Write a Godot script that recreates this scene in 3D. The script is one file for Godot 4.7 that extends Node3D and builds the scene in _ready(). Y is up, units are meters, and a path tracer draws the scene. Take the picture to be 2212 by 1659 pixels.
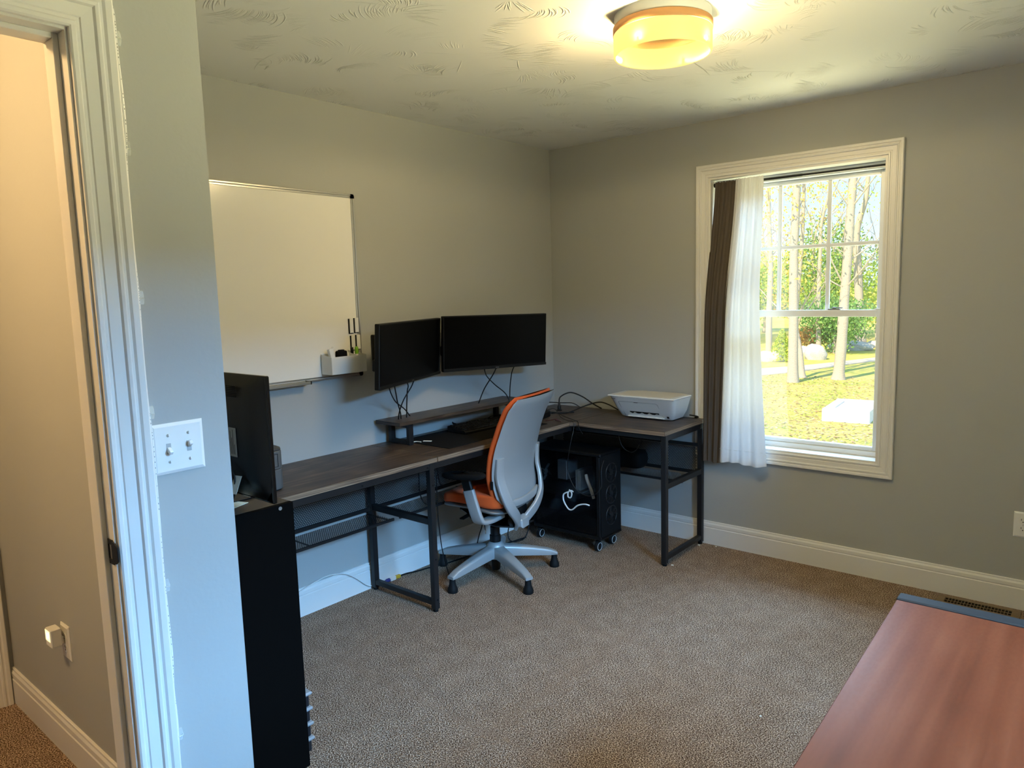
extends Node3D
# A home office with an L-shaped desk under a ring lamp, seen from beside a doorway to the hall.
# Origin: floor corner between the whiteboard wall (x = 0) and the window wall (z = 0); z runs towards the camera.

const ROOM_H := 2.44
const ROOM_X := 3.42
const ROOM_Z := 4.9
const DOOR_X := 1.33
const PART_Z := 3.076
const HALL_Z := 3.175
const DESK_Y := 0.756
const GROUND := -0.6

var M := {}
var taken := {}
var rng := RandomNumberGenerator.new()


# ---------------------------------------------------------------- mesh builder
class MB:
	var v := PackedVector3Array()
	var n := PackedVector3Array()
	var u := PackedVector2Array()
	var c := PackedColorArray()
	var tint := Color.WHITE
	var colored := false
	var xf := Transform3D()

	func put(p: Vector3, nn: Vector3, uv: Vector2) -> void:
		v.append(xf * p)
		n.append((xf.basis * nn).normalized())
		u.append(uv)
		if colored:
			c.append(tint)

	# corners run counter-clockwise seen from outside; Godot wants them clockwise
	func tri(a: Vector3, b: Vector3, d: Vector3, na := Vector3.ZERO, nb := Vector3.ZERO, nd := Vector3.ZERO, ua := Vector2.ZERO, ub := Vector2.ZERO, ud := Vector2.ZERO) -> void:
		if na == Vector3.ZERO:
			na = (b - a).cross(d - a).normalized()
			nb = na
			nd = na
		put(a, na, ua)
		put(d, nd, ud)
		put(b, nb, ub)

	func quad(a: Vector3, b: Vector3, d: Vector3, e: Vector3, ua := Vector2(0, 0), ub := Vector2(1, 0), ud := Vector2(1, 1), ue := Vector2(0, 1)) -> void:
		var nn := (d - a).cross(e - b).normalized()
		tri(a, b, d, nn, nn, nn, ua, ub, ud)
		tri(a, d, e, nn, nn, nn, ua, ud, ue)

	# bevelled box between two corners; uv in metres, u along the grain axis
	func box(lo: Vector3, hi: Vector3, bev := 0.0, grain := 0) -> void:
		var ctr := (lo + hi) * 0.5
		var h := (hi - lo).abs() * 0.5
		bev = minf(bev, minf(h.x, minf(h.y, h.z)) * 0.9)
		for k in 3:
			var i := (k + 1) % 3
			var j := (k + 2) % 3
			for s in [-1.0, 1.0]:
				var pts: Array[Vector3] = []
				var uvs: Array[Vector2] = []
				for q in [Vector2(-1, -1), Vector2(1, -1), Vector2(1, 1), Vector2(-1, 1)]:
					var p := Vector3.ZERO
					p[k] = s * h[k]
					p[i] = q.x * (h[i] - bev)
					p[j] = q.y * (h[j] - bev)
					p += ctr
					pts.append(p)
					var a := i
					var b := j
					if grain == j:
						a = j
						b = i
					uvs.append(Vector2(p[a], p[b]))
				if s > 0:
					quad(pts[0], pts[1], pts[2], pts[3], uvs[0], uvs[1], uvs[2], uvs[3])
				else:
					quad(pts[3], pts[2], pts[1], pts[0], uvs[3], uvs[2], uvs[1], uvs[0])
		if bev <= 0.0:
			return
		for k in 3:
			var i := (k + 1) % 3
			var j := (k + 2) % 3
			for s in [-1.0, 1.0]:
				for t in [-1.0, 1.0]:
					# the edge along k between faces s*i and t*j
					var a0 := Vector3.ZERO
					a0[k] = -(h[k] - bev)
					a0[i] = s * h[i]
					a0[j] = t * (h[j] - bev)
					var b0 := a0
					b0[i] = s * (h[i] - bev)
					b0[j] = t * h[j]
					var a1 := a0
					a1[k] = h[k] - bev
					var b1 := b0
					b1[k] = h[k] - bev
					var l: float = h[k] * 2.0
					var at: float = ctr[k] - h[k]
					var cross: float = ctr[j]
					if s * t > 0:
						quad(ctr + a0, ctr + b0, ctr + b1, ctr + a1, Vector2(at, cross), Vector2(at, cross + bev), Vector2(at + l, cross + bev), Vector2(at + l, cross))
					else:
						quad(ctr + b0, ctr + a0, ctr + a1, ctr + b1, Vector2(at, cross), Vector2(at, cross + bev), Vector2(at + l, cross + bev), Vector2(at + l, cross))
		for sx in [-1.0, 1.0]:
			for sy in [-1.0, 1.0]:
				for sz in [-1.0, 1.0]:
					var a := ctr + Vector3(sx * h.x, sy * (h.y - bev), sz * (h.z - bev))
					var b := ctr + Vector3(sx * (h.x - bev), sy * h.y, sz * (h.z - bev))
					var d := ctr + Vector3(sx * (h.x - bev), sy * (h.y - bev), sz * h.z)
					if sx * sy * sz > 0:
						tri(a, b, d)
					else:
						tri(a, d, b)

	func cbox(ctr: Vector3, size: Vector3, bev := 0.0, grain := 0) -> void:
		box(ctr - size * 0.5, ctr + size * 0.5, bev, grain)

	# a box of square section from a to b
	func bar(a: Vector3, b: Vector3, w: float, h: float, bev := 0.0, up := Vector3.UP) -> void:
		var keep := xf
		var d := (b - a).normalized()
		if absf(d.dot(up)) > 0.99:
			up = Vector3.RIGHT if absf(d.x) < 0.9 else Vector3.BACK
		var side := up.cross(d).normalized()
		xf = keep * Transform3D(Basis(side, d.cross(side), d), (a + b) * 0.5)
		cbox(Vector3.ZERO, Vector3(w, h, a.distance_to(b)), bev, 2)
		xf = keep

	# smooth grid of points rows[r][k]; optional wrapping and flipped side
	func grid(rows: Array, wrap_k := false, wrap_r := false, flip := false, uv_size := Vector2.ONE) -> void:
		var nr := rows.size()
		var nk: int = rows[0].size()
		var nor := []
		for r in nr:
			var line := PackedVector3Array()
			for k in nk:
				var k0 := (k - 1 + nk) % nk if wrap_k else maxi(k - 1, 0)
				var k1 := (k + 1) % nk if wrap_k else mini(k + 1, nk - 1)
				var r0 := (r - 1 + nr) % nr if wrap_r else maxi(r - 1, 0)
				var r1 := (r + 1) % nr if wrap_r else mini(r + 1, nr - 1)
				var du: Vector3 = rows[r][k1] - rows[r][k0]
				var dv: Vector3 = rows[r1][k] - rows[r0][k]
				if du.length_squared() < 1e-12:
					var o := (k + nk / 2) % nk
					du = (rows[r1][k] - rows[r1][o]) if r == 0 else (rows[r0][k] - rows[r0][o])
					line.append((dv * (1.0 if r == 0 else 1.0)).normalized() * (-1.0 if r == 0 else 1.0) * (-1.0 if flip else 1.0))
					continue
				var nn := du.cross(dv).normalized()
				line.append(-nn if flip else nn)
			nor.append(line)
		for r in (nr if wrap_r else nr - 1):
			var r1 := (r + 1) % nr
			for k in (nk if wrap_k else nk - 1):
				var k1 := (k + 1) % nk
				var a: Vector3 = rows[r][k]
				var b: Vector3 = rows[r][k1]
				var d: Vector3 = rows[r1][k1]
				var e: Vector3 = rows[r1][k]
				var ua := Vector2(float(k) / nk, float(r) / nr) * uv_size
				var ud := Vector2(float(k + 1) / nk, float(r + 1) / nr) * uv_size
				var ub := Vector2(ud.x, ua.y)
				var ue := Vector2(ua.x, ud.y)
				if flip:
					if not (a.is_equal_approx(e)):
						tri(a, e, d, nor[r][k], nor[r1][k], nor[r1][k1], ua, ue, ud)
					if not (a.is_equal_approx(b)):
						tri(a, d, b, nor[r][k], nor[r1][k1], nor[r][k1], ua, ud, ub)
				else:
					if not (a.is_equal_approx(b)):
						tri(a, b, d, nor[r][k], nor[r][k1], nor[r1][k1], ua, ub, ud)
					if not (d.is_equal_approx(e)):
						tri(a, d, e, nor[r][k], nor[r1][k1], nor[r1][k], ua, ud, ue)

	func tube(path: Array, r, sides := 8, closed := false) -> void:
		var cnt := path.size()
		var rings := []
		var t0: Vector3 = (path[1] - path[0]).normalized()
		var side := t0.cross(Vector3.UP)
		if side.length() < 0.05:
			side = t0.cross(Vector3.RIGHT)
		side = side.normalized()
		for i in cnt:
			var p0: Vector3 = path[(i - 1 + cnt) % cnt] if closed else path[maxi(i - 1, 0)]
			var p1: Vector3 = path[(i + 1) % cnt] if closed else path[mini(i + 1, cnt - 1)]
			var t := (p1 - p0).normalized()
			side = (side - t * side.dot(t)).normalized()
			var up := t.cross(side)
			var rr: float = r[i] if r is Array else r
			var ring := []
			for k in sides:
				var a := TAU * k / sides
				ring.append(path[i] + (side * cos(a) + up * sin(a)) * rr)
			rings.append(ring)
		grid(rings, true, closed, false, Vector2(0.02, 1))
		if not closed:
			for e in [0, cnt - 1]:
				for k in range(1, sides - 1):
					var q: Array = rings[e]
					if e == 0:
						tri(q[0], q[k + 1], q[k])
					else:
						tri(q[0], q[k], q[k + 1])

	# profile of (radius, height) points from bottom to top, turned round the y axis of t
	func lathe(profile: Array, t := Transform3D(), sides := 24, crease := 0.6, arc := TAU) -> void:
		var keep := xf
		xf = keep * t
		var segs := profile.size() - 1
		var nn: Array[Vector2] = []
		for i in segs:
			var d: Vector2 = profile[i + 1] - profile[i]
			nn.append(Vector2(d.y, -d.x).normalized())
		for i in segs:
			var na := nn[i]
			var nb := nn[i]
			if i > 0 and nn[i - 1].dot(nn[i]) > crease:
				na = (nn[i - 1] + nn[i]).normalized()
			if i < segs - 1 and nn[i + 1].dot(nn[i]) > crease:
				nb = (nn[i + 1] + nn[i]).normalized()
			var a: Vector2 = profile[i]
			var b: Vector2 = profile[i + 1]
			for k in sides:
				var f0 := arc * k / sides
				var f1 := arc * (k + 1) / sides
				var d0 := Vector3(cos(f0), 0, -sin(f0))
				var d1 := Vector3(cos(f1), 0, -sin(f1))
				var pa0 := d0 * a.x + Vector3.UP * a.y
				var pa1 := d1 * a.x + Vector3.UP * a.y
				var pb0 := d0 * b.x + Vector3.UP * b.y
				var pb1 := d1 * b.x + Vector3.UP * b.y
				var qa0 := d0 * na.x + Vector3.UP * na.y
				var qa1 := d1 * na.x + Vector3.UP * na.y
				var qb0 := d0 * nb.x + Vector3.UP * nb.y
				var qb1 := d1 * nb.x + Vector3.UP * nb.y
				var u0 := Vector2(f0, a.y)
				var u1 := Vector2(f1, a.y)
				var u2 := Vector2(f1, b.y)
				var u3 := Vector2(f0, b.y)
				if a.x > 1e-6:
					tri(pa0, pa1, pb1, qa0, qa1, qb1, u0, u1, u2)
				if b.x > 1e-6:
					tri(pa0, pb1, pb0, qa0, qb1, qb0, u0, u2, u3)
		xf = keep

	func cyl(a: Vector3, b: Vector3, r: float, sides := 16, bev := 0.0) -> void:
		var d := (b - a).normalized()
		var side := d.cross(Vector3.UP)
		if side.length() < 0.01:
			side = Vector3.RIGHT
		side = side.normalized()
		var l := a.distance_to(b)
		var t := Transform3D(Basis(side, d, side.cross(d)), a)
		if bev > 0.0:
			lathe([Vector2(0, 0), Vector2(r - bev, 0), Vector2(r, bev), Vector2(r, l - bev), Vector2(r - bev, l), Vector2(0, l)], t, sides)
		else:
			lathe([Vector2(0, 0), Vector2(r, 0), Vector2(r, l), Vector2(0, l)], t, sides)

	func ball(ctr: Vector3, r: Vector3, sides := 12) -> void:
		var prof := []
		var half := sides / 2
		for i in half + 1:
			var a := -PI / 2 + PI * i / half
			prof.append(Vector2(maxf(cos(a), 0.0), sin(a)))
		lathe(prof, Transform3D(Basis.from_scale(r), ctr), sides, -1.0)

	# polygon (counter-clockwise in x, y) extruded along z between z0 and z1, edges bevelled
	func prism(poly: PackedVector2Array, z0: float, z1: float, bev := 0.0, smooth_sides := false) -> void:
		var cnt := poly.size()
		if Geometry2D.is_polygon_clockwise(poly):
			poly = poly.duplicate()
			poly.reverse()
		var inner := PackedVector2Array()
		var vn := PackedVector2Array()
		for i in cnt:
			var d0 := (poly[i] - poly[(i - 1 + cnt) % cnt]).normalized()
			var d1 := (poly[(i + 1) % cnt] - poly[i]).normalized()
			var o := (Vector2(d0.y, -d0.x) + Vector2(d1.y, -d1.x)).normalized()
			vn.append(o)
			inner.append(poly[i] - o * bev / maxf(0.4, o.dot(Vector2(d0.y, -d0.x))))
		var ix := Geometry2D.triangulate_polygon(inner)
		for i in range(0, ix.size(), 3):
			var a := inner[ix[i]]
			var b := inner[ix[i + 1]]
			var d := inner[ix[i + 2]]
			if (b - a).cross(d - a) < 0:
				var sw := b
				b = d
				d = sw
			tri(Vector3(a.x, a.y, z1), Vector3(b.x, b.y, z1), Vector3(d.x, d.y, z1), Vector3.ZERO, Vector3.ZERO, Vector3.ZERO, a, b, d)
			tri(Vector3(a.x, a.y, z0), Vector3(d.x, d.y, z0), Vector3(b.x, b.y, z0), Vector3.ZERO, Vector3.ZERO, Vector3.ZERO, a, d, b)
		for i in cnt:
			var k := (i + 1) % cnt
			var pa := Vector3(poly[i].x, poly[i].y, z0 + bev)
			var pb := Vector3(poly[k].x, poly[k].y, z0 + bev)
			var pc := Vector3(poly[k].x, poly[k].y, z1 - bev)
			var pd := Vector3(poly[i].x, poly[i].y, z1 - bev)
			if smooth_sides:
				var na := Vector3(vn[i].x, vn[i].y, 0)
				var nb := Vector3(vn[k].x, vn[k].y, 0)
				tri(pa, pb, pc, na, nb, nb)
				tri(pa, pc, pd, na, nb, na)
			else:
				quad(pa, pb, pc, pd)
			if bev > 0.0:
				quad(pd, pc, Vector3(inner[k].x, inner[k].y, z1), Vector3(inner[i].x, inner[i].y, z1))
				quad(pb, pa, Vector3(inner[i].x, inner[i].y, z0), Vector3(inner[k].x, inner[k].y, z0))

	func mesh() -> ArrayMesh:
		var a := []
		a.resize(Mesh.ARRAY_MAX)
		a[Mesh.ARRAY_VERTEX] = v
		a[Mesh.ARRAY_NORMAL] = n
		a[Mesh.ARRAY_TEX_UV] = u
		if colored:
			a[Mesh.ARRAY_COLOR] = c
		var m := ArrayMesh.new()
		m.add_surface_from_arrays(Mesh.PRIMITIVE_TRIANGLES, a)
		return m


# ---------------------------------------------------------------- nodes
func numbered(called: String) -> String:
	if not taken.has(called):
		taken[called] = 0
		return called
	taken[called] += 1
	return "%s_%03d" % [called, taken[called]]

func thing(called: String, label: String, category: String, at := Vector3.ZERO, turn := 0.0, group := "") -> Node3D:
	var o := Node3D.new()
	o.name = numbered(called)
	add_child(o)
	o.position = at
	o.rotation.y = turn
	tag(o, label, category, group)
	return o

func tag(o: Node, label: String, category: String, group := "") -> void:
	o.set_meta("label", label)
	o.set_meta("category", category)
	if group:
		o.set_meta("group", group)

# a part whose mesh is given in the thing's own axes
func lpart(parent: Node3D, called: String, b: MB, m: Material, label := "") -> MeshInstance3D:
	var o := MeshInstance3D.new()
	o.name = called
	o.mesh = b.mesh()
	o.material_override = null
	o.mesh.surface_set_material(0, m)
	parent.add_child(o, true)
	if label:
		o.set_meta("label", label)
	return o

# a part whose mesh is given in room coordinates
func part(parent: Node3D, called: String, b: MB, m: Material, label := "") -> MeshInstance3D:
	var o := lpart(parent, called, b, m, label)
	if parent.get_parent() == self:
		o.position = -parent.position
	return o

func solo(called: String, b: MB, m: Material, label: String, category: String, group := "") -> MeshInstance3D:
	var o := MeshInstance3D.new()
	o.name = numbered(called)
	o.mesh = b.mesh()
	o.mesh.surface_set_material(0, m)
	add_child(o)
	tag(o, label, category, group)
	return o

func struct(called: String, b: MB, m: Material) -> MeshInstance3D:
	var o := MeshInstance3D.new()
	o.name = called
	o.mesh = b.mesh()
	o.mesh.surface_set_material(0, m)
	add_child(o)
	o.set_meta("kind", "structure")
	return o

func B(lo: Vector3, hi: Vector3, bev := 0.0, grain := 0) -> MB:
	var b := MB.new()
	b.box(lo, hi, bev, grain)
	return b

func smooth(pts: Array, per := 8) -> Array:
	var out := []
	var cnt := pts.size()
	for i in cnt - 1:
		var p0: Vector3 = pts[maxi(i - 1, 0)]
		var p1: Vector3 = pts[i]
		var p2: Vector3 = pts[i + 1]
		var p3: Vector3 = pts[mini(i + 2, cnt - 1)]
		for k in per:
			out.append(p1.cubic_interpolate(p2, p0, p3, float(k) / per))
	out.append(pts[cnt - 1])
	return out

func cable(called: String, pts: Array, r: float, m: Material, label: String, group := "", category := "cable") -> MeshInstance3D:
	var b := MB.new()
	b.tube(smooth(pts), r, 6)
	return solo(called, b, m, label, category, group)


# ---------------------------------------------------------------- materials
func mat(color: Color, rough := 0.6, metal := 0.0, spec := 0.5) -> StandardMaterial3D:
	var m := StandardMaterial3D.new()
	m.albedo_color = color
	m.roughness = rough
	m.metallic = metal
	m.metallic_specular = spec
	return m

func c8(r: float, g: float, b: float) -> Color:
	return Color(r / 255.0, g / 255.0, b / 255.0)

func noise_img(w: int, h: int, freq: float, octaves := 4, type := FastNoiseLite.TYPE_SIMPLEX_SMOOTH, sd := 1) -> Image:
	var f := FastNoiseLite.new()
	f.seed = sd
	f.noise_type = type
	f.frequency = freq
	f.fractal_octaves = octaves
	return f.get_seamless_image(w, h)

# colours a grey picture by a list of stops; a second picture moves the place looked up
func ramp(im: Image, stops: Array, second: Image = null, share := 0.0) -> ImageTexture:
	var w := im.get_width()
	var h := im.get_height()
	im.convert(Image.FORMAT_L8)
	var d := im.get_data()
	var e := PackedByteArray()
	if second:
		second.convert(Image.FORMAT_L8)
		second.resize(w, h)
		e = second.get_data()
	var table := PackedByteArray()
	for i in 256:
		var x := i / 255.0 * (stops.size() - 1)
		var k := mini(int(x), stops.size() - 2)
		var col: Color = stops[k].lerp(stops[k + 1], x - k)
		table.append(col.r8)
		table.append(col.g8)
		table.append(col.b8)
	var out := PackedByteArray()
	out.resize(w * h * 3)
	for i in w * h:
		var g := d[i]
		if second:
			g = int(clampf(g * (1.0 - share) + e[i] * share, 0, 255))
		out[i * 3] = table[g * 3]
		out[i * 3 + 1] = table[g * 3 + 1]
		out[i * 3 + 2] = table[g * 3 + 2]
	return ImageTexture.create_from_image(Image.create_from_data(w, h, false, Image.FORMAT_RGB8, out))

func tex_mat(t: Texture2D, rough: float, scale := Vector3.ONE, triplanar := true, bump: Texture2D = null, bump_cm := 0.1) -> StandardMaterial3D:
	var m := StandardMaterial3D.new()
	m.albedo_texture = t
	m.roughness = rough
	m.uv1_scale = scale
	if triplanar:
		m.uv1_triplanar = true
		m.uv1_world_triplanar = true
	if bump:
		m.heightmap_enabled = true
		m.heightmap_texture = bump
		m.heightmap_scale = bump_cm
	return m

# the trowelled ceiling: fans of curved brush ridges
func ceiling_relief() -> ImageTexture:
	var s := 2048
	var d := PackedByteArray()
	d.resize(s * s)
	d.fill(90)
	var r := RandomNumberGenerator.new()
	r.seed = 7
	for f in 210:
		var cx := r.randf() * s
		var cy := r.randf() * s
		var dir := r.randf() * TAU
		var kind := r.randf()
		var lines := r.randi_range(8, 26)
		var len := r.randf_range(50, 150)
		var bend := r.randf_range(-0.022, 0.022)
		var open := r.randf_range(0.2, 1.5)
		var amp := r.randf_range(25, 110)
		if kind > 0.9:
			lines = 1
			len = r.randf_range(120, 420)
			bend = r.randf_range(-0.003, 0.003)
		for l in lines:
			var a := dir + (float(l) / maxi(lines - 1, 1) - 0.5) * open + r.randf_range(-0.05, 0.05)
			var off := (l - lines * 0.5) * r.randf_range(3.0, 6.5)
			var x := cx + cos(dir + PI / 2) * off + r.randf_range(-8, 8)
			var y := cy + sin(dir + PI / 2) * off + r.randf_range(-8, 8)
			var ll := len * r.randf_range(0.4, 1.0)
			var k := 0.0
			while k < ll:
				a += bend + r.randf_range(-0.015, 0.015)
				x += cos(a)
				y += sin(a)
				var fade := sin(PI * k / ll) * amp
				for oy in [-1, 0, 1]:
					for ox in [-1, 0, 1]:
						var w := 1.0 if ox == 0 and oy == 0 else 0.45
						var at := posmod(int(y) + oy, s) * s + posmod(int(x) + ox, s)
						d[at] = maxi(d[at], int(90 + fade * w))
				k += 1.0
	var im := Image.create_from_data(s, s, false, Image.FORMAT_L8, d)
	return ImageTexture.create_from_image(im)

func make_materials() -> void:
	var orange_peel := ImageTexture.create_from_image(noise_img(512, 512, 0.05, 3, FastNoiseLite.TYPE_SIMPLEX_SMOOTH, 3))
	# painted walls
	var w := mat(c8(174, 175, 172), 0.75, 0.0, 0.4)
	w.heightmap_enabled = true
	w.heightmap_texture = orange_peel
	w.heightmap_scale = 0.02
	w.uv1_triplanar = true
	w.uv1_world_triplanar = true
	w.uv1_scale = Vector3.ONE * 2.0
	M.wall = w
	var c := mat(c8(226, 224, 219), 0.8)
	c.heightmap_enabled = true
	c.heightmap_texture = ceiling_relief()
	c.heightmap_scale = 1.2
	c.uv1_triplanar = true
	c.uv1_world_triplanar = true
	c.uv1_scale = Vector3.ONE * 0.42
	M.ceiling = c
	M.trim = mat(c8(228, 226, 222), 0.35)
	M.vinyl = mat(c8(232, 233, 233), 0.3)
	# carpet: speckled tufts over broad worn patches
	var tuft := noise_img(1024, 1024, 0.12, 2, FastNoiseLite.TYPE_SIMPLEX, 11)
	var broad := noise_img(1024, 1024, 0.007, 3, FastNoiseLite.TYPE_SIMPLEX_SMOOTH, 12)
	var carpet_stops := [c8(50, 35, 26), c8(78, 59, 46), c8(140, 117, 99), c8(198, 175, 154), c8(238, 222, 205)]
	var tuft_h := ImageTexture.create_from_image(tuft)
	M.carpet = tex_mat(ramp(tuft.duplicate(), carpet_stops, broad, 0.08), 0.95, Vector3.ONE * 1.15, true, tuft_h, 0.35)
	M.carpet.metallic_specular = 0.2
	# desk: weathered oak print, streaks along u
	var streak := noise_img(48, 512, 0.05, 5, FastNoiseLite.TYPE_SIMPLEX, 21)
	streak.resize(1024, 512, Image.INTERPOLATE_CUBIC)
	var blotch := noise_img(256, 128, 0.02, 3, FastNoiseLite.TYPE_SIMPLEX_SMOOTH, 22)
	M.oak = tex_mat(ramp(streak.duplicate(), [c8(26, 19, 15), c8(50, 38, 31), c8(84, 68, 55), c8(150, 128, 104)], blotch, 0.34), 0.42, Vector3(0.8, 2.6, 1), false)
	M.oak_lit = tex_mat(ramp(streak.duplicate(), [c8(58, 45, 36), c8(104, 85, 69), c8(146, 124, 102), c8(190, 168, 142)], blotch, 0.1), 0.5, Vector3(0.8, 6.0, 1), false)  # lighter copy of the oak print, painting in light on the edges
	# cherry table
	var fine := noise_img(40, 512, 0.03, 4, FastNoiseLite.TYPE_SIMPLEX_SMOOTH, 31)
	fine.resize(1024, 512, Image.INTERPOLATE_CUBIC)
	var patch := noise_img(256, 256, 0.015, 3, FastNoiseLite.TYPE_SIMPLEX_SMOOTH, 32)
	M.cherry = tex_mat(ramp(fine, [c8(80, 32, 14), c8(102, 45, 23), c8(114, 55, 31), c8(130, 70, 43)], patch, 0.4), 0.36, Vector3(0.5, 1.2, 1), false)
	var mottle := noise_img(1024, 1024, 0.08, 3, FastNoiseLite.TYPE_SIMPLEX, 33)
	M.cherry.roughness_texture = ramp(mottle, [c8(170, 170, 170), c8(225, 225, 225)])
	M.cherry.roughness_texture_channel = BaseMaterial3D.TEXTURE_CHANNEL_GREEN
	M.cherry.roughness = 0.44
	M.oak_light = mat(c8(190, 140, 90), 0.5)
	M.steel = mat(c8(24, 24, 26), 0.45, 0.1)
	M.steel_grey = mat(c8(40, 42, 44), 0.5, 0.2)
	M.black = mat(c8(9, 9, 10), 0.5, 0.0, 0.4)
	M.black_matte = mat(c8(14, 13, 13), 0.9, 0.0, 0.3)
	M.black_gloss = mat(c8(8, 8, 9), 0.12)
	M.screen = mat(c8(4, 4, 5), 0.3, 0.0, 0.22)
	M.laminate = mat(c8(9, 7, 6), 0.8, 0.0, 0.15)
	M.rubber = mat(c8(10, 10, 11), 0.7, 0.0, 0.4)
	M.white_plastic = mat(c8(226, 226, 222), 0.35)
	M.white_gloss = mat(c8(232, 232, 230), 0.2)
	M.board = mat(c8(241, 239, 234), 0.16)
	M.alu = mat(c8(196, 196, 194), 0.32, 0.85)
	M.chrome = mat(c8(205, 208, 210), 0.15, 1.0)
	M.silver = mat(c8(172, 175, 176), 0.42, 0.35)
	M.brushed = mat(c8(118, 120, 121), 0.38, 0.6)
	M.silver_dark = mat(c8(132, 134, 135), 0.4, 0.6)
	var orange := mat(c8(206, 82, 22), 0.9)
	orange.rim_enabled = true
	orange.rim = 0.4
	M.orange = orange
	M.green = mat(c8(120, 176, 40), 0.4)
	M.blue = mat(c8(34, 44, 120), 0.5)
	M.yellow = mat(c8(196, 160, 44), 0.5)
	M.paper = mat(c8(222, 222, 214), 0.9)
	M.clear = mat(Color(0.95, 0.97, 0.97, 0.25), 0.15)
	M.clear.transparency = BaseMaterial3D.TRANSPARENCY_ALPHA
	M.glass = mat(Color(0.96, 0.98, 0.98, 0.03), 0.0)
	M.glass.transparency = BaseMaterial3D.TRANSPARENCY_ALPHA
	M.smoke = mat(Color(0.03, 0.03, 0.04, 0.22), 0.05, 0.0, 0.3)
	M.smoke.transparency = BaseMaterial3D.TRANSPARENCY_ALPHA
	M.lid = mat(Color(0.82, 0.85, 0.87, 0.6), 0.24)
	M.lid.transparency = BaseMaterial3D.TRANSPARENCY_ALPHA
	# curtains
	var weave := noise_img(512, 512, 0.2, 2, FastNoiseLite.TYPE_SIMPLEX, 41)
	weave.resize(512, 1024)
	M.drape = tex_mat(ramp(weave.duplicate(), [c8(74, 65, 57), c8(94, 84, 75)]), 0.9, Vector3.ONE * 3.0)
	var sheer := mat(c8(228, 228, 230), 0.9)
	sheer.backlight_enabled = true
	sheer.backlight = Color(0.85, 0.85, 0.85)
	M.sheer = sheer
	# lamps
	var glow := mat(c8(120, 104, 60), 0.5)
	glow.emission_enabled = true
	glow.emission = c8(255, 234, 128)
	glow.emission_energy_multiplier = 0.95
	M.ring_glow = glow
	var night := mat(c8(250, 246, 225), 0.5)
	night.emission_enabled = true
	night.emission = c8(255, 236, 176)
	night.emission_energy_multiplier = 0.8
	M.night_glow = night
	# outdoors
	var turf := noise_img(1024, 1024, 0.03, 4, FastNoiseLite.TYPE_SIMPLEX, 51)
	var turf2 := noise_img(512, 512, 0.01, 3, FastNoiseLite.TYPE_SIMPLEX_SMOOTH, 52)
	M.lawn = tex_mat(ramp(turf, [c8(142, 162, 52), c8(176, 180, 78), c8(200, 182, 104), c8(208, 180, 118)], turf2, 0.5), 1.0, Vector3.ONE * 0.13)
	M.gravel = tex_mat(ramp(noise_img(512, 512, 0.2, 3, FastNoiseLite.TYPE_SIMPLEX, 53), [c8(178, 166, 150), c8(212, 202, 188)]), 1.0, Vector3.ONE * 0.4)
	M.bark = tex_mat(ramp(noise_img(512, 512, 0.06, 4, FastNoiseLite.TYPE_SIMPLEX, 54), [c8(134, 120, 104), c8(190, 176, 158), c8(214, 202, 186)]), 1.0, Vector3(2.5, 1.2, 2.5))
	M.stone = tex_mat(ramp(noise_img(512, 512, 0.05, 4, FastNoiseLite.TYPE_SIMPLEX, 55), [c8(176, 168, 156), c8(226, 220, 210)]), 1.0, Vector3.ONE)
	M.concrete = tex_mat(ramp(noise_img(512, 512, 0.05, 4, FastNoiseLite.TYPE_SIMPLEX, 56), [c8(206, 202, 192), c8(226, 222, 214)]), 0.9, Vector3.ONE)
	var leaf := mat(Color.WHITE, 0.8)
	leaf.vertex_color_use_as_albedo = true
	leaf.backlight_enabled = true
	leaf.backlight = Color(0.8, 0.8, 0.8)
	M.leaf = leaf

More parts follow.
